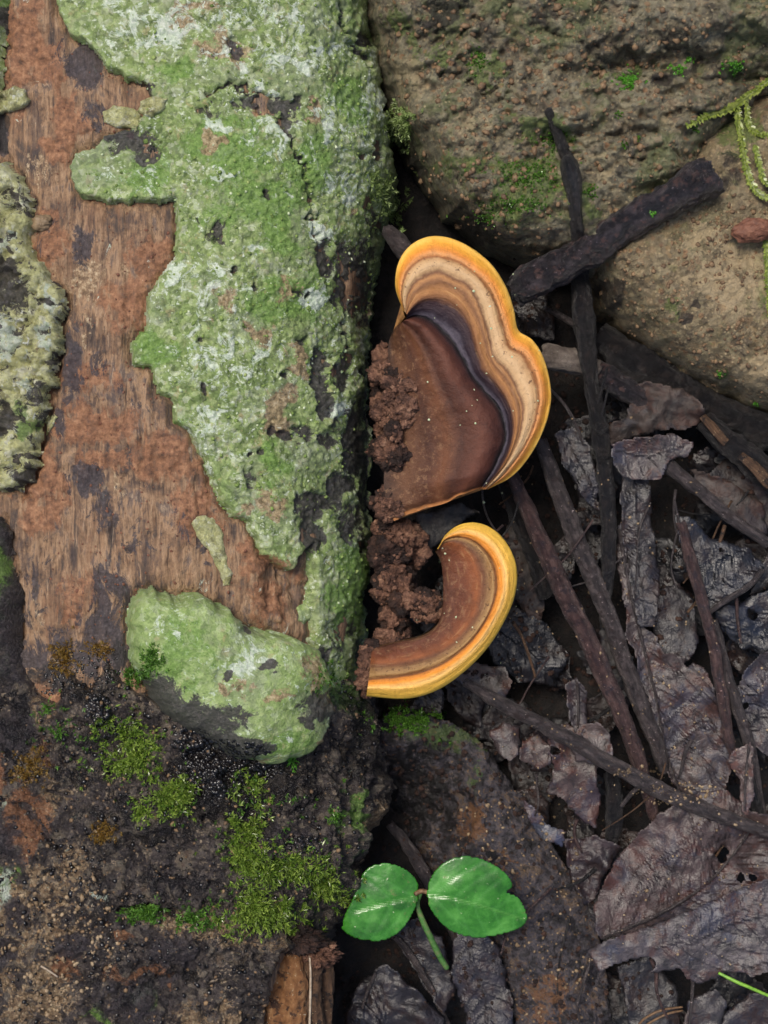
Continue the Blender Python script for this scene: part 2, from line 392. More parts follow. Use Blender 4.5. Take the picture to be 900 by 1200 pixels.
def simple(name, stops, size=8, rough=.6, bump=2, spec=.5, bs=None, **kw):
    g = G(name); n = g.noise(size, 6, .7, .3); c = g.ramp(n, stops)
    b = g.bump(g.noise(bs or size*.6, 5, .7, 0, None, 6), bump); b = g.bump(g.noise(2, 2, .6), bump*.4, b)
    return g.done(c, rough, b, spec, **kw)
M['soil'] = simple('dark forest soil', [(.3, (9, 7, 7)), (.5, (22, 17, 16)), (.7, (44, 34, 28))], 14, .75, 5)
M['rot'] = simple('crumbly rotten wood', [(.32, (46, 31, 26)), (.44, (90, 63, 52)), (.54, (130, 94, 76)), (.68, (168, 130, 106))], 16, .7, 6, .4, 6)
M['rotdark'] = simple('dark rotten wood', [(.32, (22, 15, 14)), (.5, (50, 34, 29)), (.7, (86, 60, 48))], 14, .7, 5, .4, 6)
M['chip'] = simple('red brown chip', [(.3, (76, 46, 36)), (.5, (112, 72, 54)), (.7, (142, 98, 74))], 12, .6, 2)
M['crumb'] = simple('tan crumbs', [(.35, (80, 66, 48)), (.5, (128, 108, 82)), (.7, (170, 152, 124))], 40, .6, .5)
M['dirt'] = simple('brown grit', [(.3, (66, 50, 38)), (.5, (108, 86, 62)), (.7, (148, 122, 90))], 9, .7, .5)
M['bead'] = simple('black wet beads', [(.3, (8, 8, 9)), (.6, (22, 20, 22)), (.8, (40, 38, 40))], 20, .22, .5, .6)
M['fiber'] = simple('pale fibre', [(.3, (130, 112, 92)), (.7, (184, 170, 150))], 8, .6, .3)
M['tanfiber'] = simple('brown rootlet', [(.3, (70, 52, 38)), (.7, (128, 98, 66))], 8, .6, .3)
M['slab'] = None

def moss_mat(name, a, b, c, rough=.35):
    g = G(name); r = g.attr('rnd'); t = g.attr('tip')
    cc = g.ramp(r, [(0, a), (.5, b), (1, c)]); cc = g.mix(g.math('MULTIPLY', t, .4), cc, c)
    g.done(cc, rough, None, .5); g.b.inputs['Subsurface Weight'].default_value = .0
    tr = g.t.nodes.new('ShaderNodeBsdfTranslucent'); g.t.links.new(cc, tr.inputs[0]); mx = g.t.nodes.new('ShaderNodeMixShader'); mx.inputs[0].default_value = .3
    g.t.links.new(g.b.outputs[0], mx.inputs[1]); g.t.links.new(tr.outputs[0], mx.inputs[2]); g.t.links.new(mx.outputs[0], g.out.inputs[0])
    return g.m
M['moss'] = moss_mat('green moss', (28, 48, 12), (80, 116, 32), (176, 198, 96), .18)
M['mossdeep'] = moss_mat('dark green moss', (28, 52, 16), (62, 104, 34), (124, 170, 74), .2)
M['mosspale'] = moss_mat('pale green moss', (86, 108, 56), (126, 150, 82), (172, 190, 128))
M['mossbrown'] = moss_mat('brown moss', (70, 50, 20), (120, 88, 34), (150, 128, 66))
M['fern'] = moss_mat('wet green strand', (60, 78, 20), (104, 124, 40), (158, 170, 84), .25)
M['sprout'] = moss_mat('fresh green', (60, 120, 30), (90, 160, 50), (130, 190, 80))

# seedling leaf: attributes vein and edge
def seed_mat():
    g = G('seedling leaf'); n = g.noise(30, 5, .6, .3); c = g.ramp(n, [(.35, (32, 88, 16)), (.5, (50, 116, 30)), (.65, (80, 146, 58))])
    c = g.mix(g.math('MULTIPLY', g.attr('vein'), .35), c, (96, 160, 70)); c = g.mix(g.math('MULTIPLY', g.attr('lat'), .18), c, (92, 160, 80)); c = g.mix(g.math('MULTIPLY', g.attr('edge'), .5), c, (42, 112, 24))
    sp = g.math('MULTIPLY', g.step(g.noise(6, 4, .6, 0, None, 6), .68, .72), .8); c = g.mix(sp, c, (186, 196, 160))
    bt = g.math('MULTIPLY', g.step(g.noise(16, 8, .75, 0, None, 16), .60, .66), .5); c = g.mix(bt, c, (110, 110, 66))
    b = g.bump(g.attr('vein'), 1.2); b = g.bump(g.attr('lat'), .2, b); b = g.bump(g.noise(26, 4), 2.0, b)
    return g.done(c, g.math('MULTIPLY_ADD', g.noise(18, 4, .6, 0, None, 66), .3, .12), b, .6, Coat_Weight=.35, Coat_Roughness=.22)
M['seed'] = seed_mat()

# ------------------------------------------------------------------ builders of recurring shapes
def poly_sheet(name, outline, zf, mat, h=2.6, thick=1.5, holes=(), veins=(), vw=1.6, parent=None, ragged=1.2, seed=0, vh=1.0, extra=None, lateral=0, crl=0):
    P = rough_poly(outline, 5, ragged, seed) if ragged else [tuple(p) for p in outline]
    polys = [P]
    for (hx, hy, hr) in holes:
        polys.append([(hx+hr*(1+.35*math.sin(3*a+hx)+.2*math.cos(5*a+hy))*math.cos(a), hy+hr*(1+.3*math.cos(2*a+hy))*math.sin(a)) for a in np.linspace(0, 2*math.pi, 15)[:-1]])
    A = np.array(P); x0, y0 = A.min(0)-2*h; x1, y1 = A.max(0)+2*h
    u, v = np.meshgrid(np.arange(x0, x1+h, h), np.arange(y0, y1+h, h), indexing='ij')
    sd, bx, by = sdist(u, v, polys)
    s4 = np.stack([sd[:-1,:-1], sd[1:,:-1], sd[1:,1:], sd[:-1,1:]])
    keep = (s4.max(0) > 0) & (s4.min(0) > -1.45*h) & ((s4 > -.2*h).sum(0) >= 3)
    snap = sd < .25*h
    uu = np.where(snap, bx, u); vv = np.where(snap, by, v)
    z = zf(uu, vv)
    vein = np.zeros(u.shape)
    if veins:
        segs = [(V[i][0], V[i][1], V[i+1][0], V[i+1][1]) for V in veins for i in range(len(V)-1)]
        d = seg_near(uu, vv, segs)[0].reshape(u.shape); vein = np.exp(-(d/vw)**2); z = z-vein*vh
    lat = np.zeros(u.shape)
    if veins and lateral:
        V = spl(np.array(veins[0], float), 10); dl = np.concatenate([[0], np.cumsum(np.hypot(*np.diff(V, axis=0).T))]); segs = []
        rl = np.random.default_rng(seed+5)
        for q in np.arange(8, dl[-1], lateral):
            px_, py_ = np.interp(q, dl, V[:,0]), np.interp(q, dl, V[:,1]); dx, dy = np.interp(q+2, dl, V[:,0])-np.interp(q-2, dl, V[:,0]), np.interp(q+2, dl, V[:,1])-np.interp(q-2, dl, V[:,1])
            an = math.atan2(dy, dx)
            for sg in (-1, 1):
                x_, y_, a_ = px_, py_, an+sg*(.95+.12*rl.standard_normal())
                for _k in range(7):
                    x2, y2 = x_+16*math.cos(a_), y_+16*math.sin(a_); segs.append((x_, y_, x2, y2)); x_, y_ = x2, y2; a_ -= sg*.09
        lat = np.exp(-(seg_near(uu, vv, segs)[0].reshape(u.shape)/1.3)**2); z = z-lat*.8
    edge = np.exp(-np.clip(sd, 0, 99)/2.5)
    curl = fbm(u*.035, v*.035, 0, 2, seed+90); z = z+crl*np.exp(-np.clip(sd, 0, 99)/7)*curl*2
    at = {'vein': vein.ravel(), 'edge': edge.ravel(), 'lat': lat.ravel()}
    if extra: at.update({k: f(uu, vv).reshape(uu.size, -1) for k, f in extra.items()})
    o = mk(name, W(uu, vv, z), grid(*u.shape, keep), mat, parent, at)
    if thick:
        md = o.modifiers.new('thickness', 'SOLIDIFY'); md.thickness = thick*S; md.offset = 1.0
    return o

def tube(name, pts, mat, parent=None, sides=12, lump=.10, seed=0, ring=3.0, cap=True, grain=.05, flat=1.0, ragged=0.0):
    thick_ = sides >= 10 and ring == 3.0; lump *= .8
    """pts: (u, v, z, width) down the axis, as seen; a solid twig with knots, bark relief and closed ends"""
    P = np.array(pts, float); Q = W(P[:,0], P[:,1], P[:,2]); k = (D-P[:,2])/D
    A = spl(np.hstack([Q, (P[:,3]*k/2)[:,None]]), 8)
    seg = np.hypot(*(np.diff(A[:, :2], axis=0).T)); L = np.concatenate([[0], np.cumsum(np.sqrt(seg**2+np.diff(A[:,2])**2))])
    n = max(4, int(L[-1]/(ring*(.6 if thick_ else 1)))); sides = int(sides*1.7) if thick_ else sides; t = np.linspace(0, L[-1], n)
    C = np.stack([np.interp(t, L, A[:,i]) for i in range(3)], 1); R = np.maximum(np.interp(t, L, A[:,3]), .3)
    if thick_: C = C+np.stack([fbm(t*.02, 3, 0, 3, seed+k) for k in (31, 32, 33)], 1)*np.minimum(R, 5)[:,None]*.5
    T = np.gradient(C, axis=0); T /= np.linalg.norm(T, axis=1)[:,None]+1e-9
    up = np.array([.13, .21, 1.0]); Nn = np.cross(T, up); Nn /= np.linalg.norm(Nn, axis=1)[:,None]+1e-9; Bn = np.cross(Nn, T)
    a = np.linspace(0, 2*np.pi, sides, endpoint=False)
    tt, aa = np.meshgrid(t, a, indexing='ij')
    ca, sa = np.cos(aa), np.sin(aa)
    rr = R[:,None]*(1+lump*fbm(tt*.05, ca*1.2+5, sa*1.2, 3, seed)*2+grain*2*fbm(tt*.05, ca*4+2, sa*4, 3, seed+3)+grain*fbm(tt*.25, ca*3, sa*3, 2, seed+4)+.25*lump*vn(tt*.02+9, 0, 0, seed+8)+(.9*lump*(1-3*np.abs(fbm(tt*.035+3, ca*1.6, sa*1.6+tt*.01, 4, seed+21, .65))) if thick_ else 0))
    V = C[:,None,:]+rr[...,None]*(ca[...,None]*Nn[:,None,:]+flat*sa[...,None]*Bn[:,None,:])
    if ragged:
        off = ragged*(vn(aa*2.3, 3.3, 0, seed+5))
        V[0] -= (T[0]*off[0][:,None]); V[-1] += (T[-1]*off[-1][:,None])
    m = len(a); i = np.arange(n*m).reshape(n, m); j = np.roll(i, -1, 1)
    f = np.stack([i[:-1], j[:-1], j[1:], i[1:]], -1).reshape(-1, 4)
    V = V.reshape(-1, 3); at = np.stack([tt.ravel()*.05, aa.ravel()*1.6], 1)
    fs = [f]
    c0 = len(V); e0 = C[0]+T[0]*(R[0]*.15); e1 = C[-1]-T[-1]*(R[-1]*.15); V = np.vstack([V, e0, e1])
    fs.append(np.stack([np.full(m, c0), j[0], i[0]], 1)); fs.append(np.stack([np.full(m, c0+1), i[-1], j[-1]], 1))
    tv = np.append(tt.ravel()*.05, [0, 0]); av = np.append(np.abs(aa.ravel()-math.pi)*1.6, [0, 0])
    return mk(name, V, fs, mat, parent, {'t': tv, 'a': av})

def lump(name, u, v, z, rx, ry, rz, mat, parent=None, seed=0, amp=.35, fr=2.2, res=36, crumb=.12):
    th = np.linspace(.02, math.pi-.02, res); ph = np.linspace(0, 2*math.pi, res*2, endpoint=False)
    T, Ph = np.meshgrid(th, ph, indexing='ij')
    x, y, zz = np.sin(T)*np.cos(Ph), np.sin(T)*np.sin(Ph), np.cos(T)
    r = 1+amp*fbm(x*fr+seed, y*fr, zz*fr, 4, seed)*1.6
    q = fbm(x*fr*4+seed, y*fr*4, zz*fr*4, 4, seed+20); r = r-crumb*.8*np.clip(1-np.abs(q)*5, -1, 1)+.05*fbm(x*fr*9, y*fr*9, zz*fr*9, 2, seed+40)
    c = W(u, v, z)
    V = np.stack([c[0]+x*rx*r, c[1]+y*ry*r, c[2]+zz*rz*r], -1).reshape(-1, 3)
    n, m = T.shape; i = np.arange(n*m).reshape(n, m); j = np.roll(i, -1, 1)
    f = np.stack([i[:-1], i[1:], j[1:], j[:-1]], -1).reshape(-1, 4)
    V = np.vstack([V, [c[0], c[1], c[2]+rz*r[0].mean()], [c[0], c[1], c[2]-rz*r[-1].mean()]])
    return mk(name, V, [f, np.stack([np.full(m, n*m), i[0], j[0]], 1), np.stack([np.full(m, n*m+1), j[-1], i[-1]], 1)], mat, parent)

# ------------------------------------------------------------------ the log
def xr(yw):
    """where the right flank of the log lies, by v of the photograph"""
    v = 600-yw
    return np.interp(v, [-300, 0, 90, 170, 260, 350, 700, 900, 960, 1020, 1080, 1200, 1600], [-26, -22, -8, 4, -20, -28, -30, -34, -28, -44, -62, -84, -130])
def log_pt(th, yw, off=0.0):
    """th 0 = right flank, pi/2 = top"""
    n = 2/3.3; c, s = np.cos(th), np.sin(th)
    R = 300.0
    px = np.sign(c)*np.abs(c)**n*R; pz = np.sign(s)*np.abs(s)**n*R
    g = np.hypot(px, pz); cx = xr(yw)-R
    big = 10*fbm(th*1.3, yw*.006, 0, 3, 5)
    k = (R+off+big)/R
    return np.stack([cx+px*k, yw, -215+pz*k*1.0], -1)

_t = np.linspace(-.9, 4.0, 20001); _p = log_pt(_t, 0*_t+100.0); _l = np.concatenate([[0], np.cumsum(np.hypot(np.diff(_p[:,0]), np.diff(_p[:,2])))])
_q = np.interp([-.25, 2.2], _t, _l)
TH = np.interp(np.concatenate([np.linspace(0, _q[0], 16)[:-1], np.arange(_q[0], _q[1], 2.0), np.linspace(_q[1], _l[-1], 40)]), _l, _t)
def log_grid(v0, v1, h=2.0):
    yw = np.arange(600-v1, 600-v0, h); return np.meshgrid(TH, yw, indexing='ij')

LOG_OUT = {
 'main': [(60,-260),(68,-20),(72,20),(88,45),(108,55),(128,80),(150,92),(170,101),(180,120),(160,150),(122,160),(112,175),(90,180),(82,200),(92,228),(130,237),(190,236),(205,234),(209,270),(205,300),(190,325),(172,350),(170,385),(155,400),(158,428),(180,430),(186,460),(206,472),(202,495),(220,503),(240,540),(255,580),(272,605),(290,612),(308,650),(325,664),(338,668),(346,655),(362,640),(366,668),(362,720),(366,780),(372,800),(400,815),(600,820),(600,-260)],
 'burl': [(150,705),(165,692),(180,689),(200,700),(215,694),(232,695),(255,710),(285,735),(320,740),(350,755),(362,785),(366,830),(352,870),(330,888),(300,894),(265,888),(225,862),(192,835),(170,806),(150,770)],
 'left': [(-200,195),(0,193),(20,202),(38,235),(35,280),(50,308),(60,333),(74,345),(69,420),(58,470),(45,520),(32,566),(10,577),(-200,570)],
 'rough': [(-260,590),(0,606),(10,625),(12,660),(25,690),(22,740),(26,780),(44,812),(66,822),(84,790),(104,806),(126,776),(146,800),(185,822),(240,850),(300,870),(345,860),(362,820),(372,790),(420,796),(600,800),(600,1110),(400,1112),(350,1110),(322,1118),(312,1150),(306,1220),(300,1560),(-260,1560)],
 'corner': [(-200,-200),(6,-200),(12,0),(6,30),(3,60),(-4,110),(-200,110)],
}
def proj(th, yw, off=0):
    p = log_pt(th, yw, off); u, v = P2I(p)
    u = np.where(th < .12, np.maximum(u, 436), u)
    return u, v

MD = {  # masks in photograph coordinates, by what the crust is
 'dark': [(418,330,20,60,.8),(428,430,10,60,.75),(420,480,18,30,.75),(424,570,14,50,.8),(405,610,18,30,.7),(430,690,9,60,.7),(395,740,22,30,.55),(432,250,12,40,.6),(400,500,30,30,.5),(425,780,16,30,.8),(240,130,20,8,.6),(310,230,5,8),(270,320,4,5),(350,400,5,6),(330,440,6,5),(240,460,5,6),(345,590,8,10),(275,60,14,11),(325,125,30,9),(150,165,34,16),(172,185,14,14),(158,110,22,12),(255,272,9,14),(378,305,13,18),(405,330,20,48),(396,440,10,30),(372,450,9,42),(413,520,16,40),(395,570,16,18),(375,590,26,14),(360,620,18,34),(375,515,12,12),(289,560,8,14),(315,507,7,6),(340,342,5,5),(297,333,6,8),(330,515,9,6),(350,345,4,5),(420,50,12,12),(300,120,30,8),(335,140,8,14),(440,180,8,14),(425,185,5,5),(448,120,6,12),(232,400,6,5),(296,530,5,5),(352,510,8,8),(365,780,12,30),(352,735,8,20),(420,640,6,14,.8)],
 'dark_l': [(10,340,36,40),(20,240,30,20,.5),(50,470,30,40,.5),(0,450,20,40,.6),(8,500,18,26),(38,560,14,16),(2,385,10,10)],
 'green': [(170,205,50,26),(210,80,26,20),(270,180,52,34),(300,240,60,40),(330,350,50,30),(325,545,22,22),(405,120,22,34),(185,410,26,18),(200,490,22,14),(360,200,24,40),(400,700,22,60),(320,280,30,22)],
 'pale': [(170,30,80,40,.5),(300,40,90,50,.5),(150,200,40,20,.45),(330,150,50,40,.45),(430,120,30,90,.46),(390,230,34,50,.42),(240,330,60,30,.4),(260,420,60,50,.42),(240,520,50,40,.42),(420,400,16,60,.4),(400,600,24,40,.4),(330,70,16,10),(342,85,10,12),(365,60,9,12),(250,150,18,8),(292,292,12,8),(205,320,16,10),(372,270,14,14),(195,40,26,14),(365,350,22,16,.8),(300,110,14,6),(240,485,18,10,.8),(380,140,12,26,.7),(150,30,30,16,.8),(390,470,7,16),(255,205,14,6),(445,110,9,16,.8),(225,540,16,10,.7)],
 'tan': [(250,168,12,10),(262,60,34,16),(205,30,20,10),(322,480,20,26),(345,430,14,16),(300,395,16,16),(260,350,14,24,.8),(325,345,16,24,.8),(425,460,12,14,.8),(310,595,24,14),(420,250,20,12,.7),(362,135,12,10),(430,370,12,30,.75),(230,10,40,8)],
 'rust': [(304,138,8,6),(152,157,8,7),(322,660,20,14)],
}
def masks(u, v, dark, green, pale, tan, rust, wet=()):
    A = np.stack([blobs(u, v, dark, 6, .06, 1), blobs(u, v, green, 14, .03, 2), blobs(u, v, pale, 10, .06, 3)], -1).reshape(-1, 3)
    B = np.stack([blobs(u, v, tan, 10, .05, 4), blobs(u, v, rust, 10, .04, 5), blobs(u, v, wet, 8, .05, 6) if len(wet) else np.zeros(u.shape)], -1).reshape(-1, 3)
    return A, B

log = empty('rotting_log', (-330, 0, -510), 'fallen rotting log with peeling green lichen crusted bark, lying down the left side', 'log')

# bare wood core
th, yw = log_grid(-260, 1560, 2.4)
u, v = proj(th, yw)
off = fbm(u*.02, v*.012, 0, 4, 30)*5 + fbm(u*.12, v*.010, 0, 4, 31)*2.6 + fbm(u*.4, v*.03, 0, 2, 33)*.7+ fbm(u*.1, v*.06, 0, 4, 35)*1.6
rust_w = [(20,60,26,60),(55,70,16,40),(80,130,26,30),(45,40,18,40),(75,165,22,24),(60,290,34,22),(60,275,22,30),(100,440,40,28),(110,500,60,24),(50,560,34,40),(40,600,26,24),(150,360,30,40),(230,600,34,40),(180,300,26,34),(320,700,30,30),(300,650,24,24),(75,170,20,40),(120,540,36,16),(190,540,40,30),(95,690,40,20,.7),(90,720,20,30,.7),(55,830,20,30)]
dark_w = [(80,770,90,34,.9),(130,730,50,40,.75),(30,700,30,60,.6),(150,690,24,50,.6),(150,470,90,40,.38),(60,260,50,60,.38),(200,420,60,60,.36),(180,620,60,50,.42),(60,680,50,50,.42),(90,60,40,60,.4),(100,75,26,30,.9),(95,285,20,26,.75),(85,420,14,60,.85),(118,430,14,22,.7),(100,560,26,26,.8),(130,600,40,26,.6),(65,350,10,30),(150,650,20,50,.62),(130,700,34,50,.7),(110,130,22,26,.7),(70,500,12,24,.8),(60,760,50,30,.7),(-10,160,16,40,1),(240,640,10,20,.6)]
tan_w = [(100,330,26,26,.8),(95,385,6,26,.8),(50,200,20,26,.75),(140,330,20,20,.7),(45,720,14,40,.7),(150,560,30,60,.5)]
off -= 10*strokes(u, v, [(7, [(-6,-50),(2,60),(-2,140),(0,190)]), (5, [(74,350),(68,430),(52,500),(30,580)]), (5, [(4,610),(10,640),(22,700),(20,760)])])
off += 3*blobs(u, v, rust_w, 10, .04, 5)*(1+fbm(u*.15, v*.15, 0, 3, 8))
off -= 14*blobs(u, v, [(330,690,30,26)], 8, .05, 3)
for _k, _s, _a in (('main', 1, 3), ('left', 2, 6), ('burl', 5, 3)):
    _d = sdist(u, v, [rough_poly(LOG_OUT[_k], 3.5, _a, _s, fr=.1)])[0]; off -= 7*np.exp(-np.clip(-_d-1, 0, 99)/5.0)*(_d < 4)
A, B = masks(u, v, dark_w, [], [], tan_w, rust_w, [(-4,160,10,30),(-2,60,6,40),(60,790,70,18,.7),(150,770,30,30,.6)])
wood = mk('heartwood', log_pt(th, yw, off), grid(*th.shape), M['wood'], log, {'ma': A, 'mb': B})

def log_sheet(name, key, thick, mat, offf, mk_masks, edge=5.0, v0=-260, v1=1560, dome=0, amp=3, label=None, seed=0, h=2.0):
    th, yw = log_grid(v0, v1, h); u, v = proj(th, yw)
    uu = u; poly = rough_poly(LOG_OUT[key], 3.5, amp, seed, fr=.1)
    sd = sdist(u, v, [poly])[0]
    prof = np.sqrt(np.clip(1-(1-np.clip(sd/edge, 0, 1))**2, 0, 1))
    o = -6+(thick+6)*prof
    if dome: o = o+dome*np.sqrt(np.clip(1-(1-np.clip(sd/62, 0, 1))**2, 0, 1))
    o = o+np.maximum(offf(u, v), -(thick-4.0) if key in ('rough', 'left') else -99)*np.clip(sd/10, 0, 1)
    k = sd > -2.5
    keep = k[:-1,:-1] & k[1:,:-1] & k[1:,1:] & k[:-1,1:]
    A, B = mk_masks(u, v)
    ob = mk(name, log_pt(th, yw, o), grid(*th.shape, keep), mat, log, {'ma': A, 'mb': B})
    if label: ob['label'] = label
    return ob

cr_main = [(3.5,[(392,-10),(398,20),(400,45),(412,62),(425,75)]),(3,[(335,160),(345,185),(350,210),(358,235),(360,262),(372,290)]),(3,[(305,122),(320,138),(335,160)]),(3,[(240,112),(265,104),(290,106),(302,122)]),(2.5,[(395,300),(405,340),(398,380),(412,420)])]
def main_off(u, v):
    d, r = cells(u*.13+.6*fbm(u*.08, v*.08, 0, 2, 3), v*.13, 4)
    o = 4.2*fbm(u*.03, v*.03, 0, 5, 40, .6) + 1.0*(.5-d) + 1.5*fbm(u*.3, v*.3, 0, 3, 41)
    o += .9*(1-np.abs(fbm(u*.12, v*.14, 0, 3, 45))*5)
    dk = blobs(u, v, MD['dark'], 6, .06, 1); o -= 6*sst(.3, .7, dk)
    o -= 7*sst(.2, 1, strokes(u, v, cr_main, 6, .09)); return o
def main_masks(u, v):
    A, B = masks(u, v, MD['dark'], MD['green'], MD['pale'], MD['tan'], MD['rust'], [(227,263,5,5),(178,172,8,8),(164,100,10,8)])
    A[:,0] = np.maximum(A[:,0], .8*strokes(u, v, cr_main, 6, .09).ravel())
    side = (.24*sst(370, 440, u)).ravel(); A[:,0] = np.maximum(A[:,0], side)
    return A, B
log_sheet('bark', 'main', 9, M['green'], main_off, main_masks, v1=860, label='broad green and grey lichen crusted bark sheet', seed=1, edge=3)

def left_off(u, v): 
    d, r = cells(u*.075+.5*fbm(u*.1, v*.1, 0, 3, 15), v*.075+.5*fbm(u*.1, v*.1, 0, 3, 16), 14); return 11*(sst(.72, .35, d)-.6)*(.4+.8*r)+5*fbm(u*.06, v*.06, 0, 4, 50)+2*fbm(u*.4, v*.4, 0, 2, 51)
def left_masks(u, v, *a):
    A, B = masks(u, v, *a)
    d, r = cells(u*.075+.5*fbm(u*.1, v*.1, 0, 3, 15), v*.075+.5*fbm(u*.1, v*.1, 0, 3, 16), 14)
    A[:,0] = np.maximum(A[:,0], (.62*sst(.42, .66, d)+.35*(r < .18)).ravel()); return A, B
log_sheet('bark', 'left', 15, M['plate'], left_off, lambda u, v: left_masks(u, v, MD['dark_l'], [(35,500,14,16),(30,520,14,10)], [(10,395,14,40),(6,290,18,14),(62,350,10,16),(60,400,8,14),(38,460,10,10)], [(60,400,10,10,.6)], []), v0=150, v1=620, label='loose bark plate with crusty yellow green lichen', seed=2, amp=6, edge=4)
log_sheet('bark', 'corner', 20, M['green'], left_off, lambda u, v: masks(u, v, [(10,30,8,20)], [(0,10,20,20)], [], [], []), v1=140, label='small mossy bark remnant in the upper corner', seed=3)

cr_r = [(4,[(75,995),(60,980),(45,960),(30,940)]),(5,[(190,1150),(215,1140),(225,1128)]),(4,[(140,1062),(170,1060),(200,1066)]),(3,[(60,925),(90,932)]),(4,[(0,610),(12,650),(26,690)]),(4,[(235,958),(260,958)])]
def rough_off(u, v):
    d, r = cells(u*.06+.5*fbm(u*.05, v*.05, 0, 3, 3), v*.06, 24); d2, r2 = cells(u*.16, v*.16, 25)
    o = 9*fbm(u*.02, v*.02, 0, 5, 60, .6)*2 + 7*(.5-d) + 3*(.5-d2) + 2.4*fbm(u*.33, v*.33, 0, 3, 61)
    o += 11*sst(310, 380, u)*fbm(u*.10, v*.014, 0, 4, 66)*2
    o -= 14*sst(.2, 1, strokes(u, v, cr_r)); o += 16*blobs(u, v, [(410,930,30,60,.9)], 4, .05, 2); return o
def rough_masks(u, v):
    A, B = masks(u, v, [(25,860,26,40),(25,740,26,60),(10,980,30,40,.8),(25,1070,16,22),(85,1105,20,16),(150,1170,60,30,.85),(200,1110,40,26,.8),(200,1030,50,30,.7),(12,1110,14,20),(330,960,30,50,.6)],
      [(5,660,14,60,.9),(6,700,16,90,.75),(395,945,8,30),(170,1168,12,14),(390,810,30,20,.8),(5,1030,16,26,.8),(110,1195,20,8)],
      [(168,1165,14,14,.8),(0,1035,16,30,.75),(115,1050,12,8,.7),(10,945,16,10,.6)],
      [(40,1080,60,50,.7),(50,1160,60,50,.72),(70,1030,40,30,.66),(90,1010,30,20,.7),(220,1085,60,16,.8),(240,1190,60,20,.7),(420,960,10,26,.75),(395,900,10,40,.55),(60,930,26,20,.6),(310,1100,40,20,.6),(60,830,20,30,.6)],
      [(35,960,22,40),(85,1130,18,18),(165,1136,40,9),(205,1155,4,12),(8,900,12,30),(370,1110,16,10),(140,1090,10,8,.8),(60,880,20,20,.6)],
      [(215,1145,12,5),(70,1012,8,5),(270,915,90,60,.95),(170,960,100,60,.62),(340,900,60,80,.68),(110,880,90,60,.6),(200,1040,100,40,.62),(400,860,24,80,.7),(160,1150,80,40,.55),(20,860,30,90,.6),(90,810,60,20,.7),(300,1120,50,50,.5),(150,1062,12,5)])
    A[:,0] = np.maximum(A[:,0], .9*strokes(u, v, cr_r).ravel()); return A, B
log_sheet('bark', 'rough', 14, M['rough'], rough_off, rough_masks, v0=560, label='dark wet rough bark on the lower end', seed=4, edge=9, h=2.0)

def burl_off(u, v):
    return 3.4*fbm(u*.03, v*.03, 0, 4, 70)*2+1.0*(.5-cells(u*.12, v*.12, 34)[0])+1.3*fbm(u*.35, v*.35, 0, 3, 71)-5*blobs(u, v, [(238,788,6,8),(330,825,24,22),(272,735,8,3)], 4, .05, 3)
log_sheet('burl', 'burl', 22, M['burl'], burl_off, lambda u, v: masks(u, v, [(238,788,6,8),(332,826,26,20),(198,836,60,24,1.3),(235,872,56,22,1.3),(178,812,24,30,1.2),(358,840,14,34),(188,820,16,24),(272,735,9,4),(280,776,9,5)], [(200,760,40,40,.8),(310,870,30,14)], [(265,765,24,20,.7),(185,735,10,10,.7),(300,860,10,10,.7)], [(250,800,16,14,.7),(330,780,22,30,.75),(345,860,16,16,.7),(285,815,14,10,.7),(300,880,20,12,.55)], []), v0=660, v1=930, dome=46, edge=12, label='domed burl capped with bright green lichen', seed=5, amp=3)

# thin lichen and bark chips lying on the wood
def log_z(uq, vq):
    hit = None
    return hit

# ------------------------------------------------------------------ soil
def ground_z(u, v):
    far = sst(500, 2600, np.hypot(u-450, v-600))
    return -228+26*fbm(u*.008, v*.008, 0, 4, 80)+9*fbm(u*.05, v*.05, 0, 4, 81)*(1-far)+40*far*fbm(u*.001, v*.001, 0, 3, 82)
def soil():
    gx = np.concatenate([-np.geomspace(40000, 800, 26), np.arange(-780, 1700, 5.0), 900+np.geomspace(850, 40000, 26)])
    gy = np.concatenate([-np.geomspace(40000, 800, 26), np.arange(-780, 2000, 5.0), 900+np.geomspace(1150, 40000, 26)])
    u, v = np.meshgrid(gx, gy, indexing='ij'); z = ground_z(u, v)
    p = np.stack([u-450, 600-v, z], -1)
    o = mk('ground', p, grid(*u.shape)[:, ::-1], M['soil'], origin=(0, 0, -228)); tag(o, kind='structure')
soil()

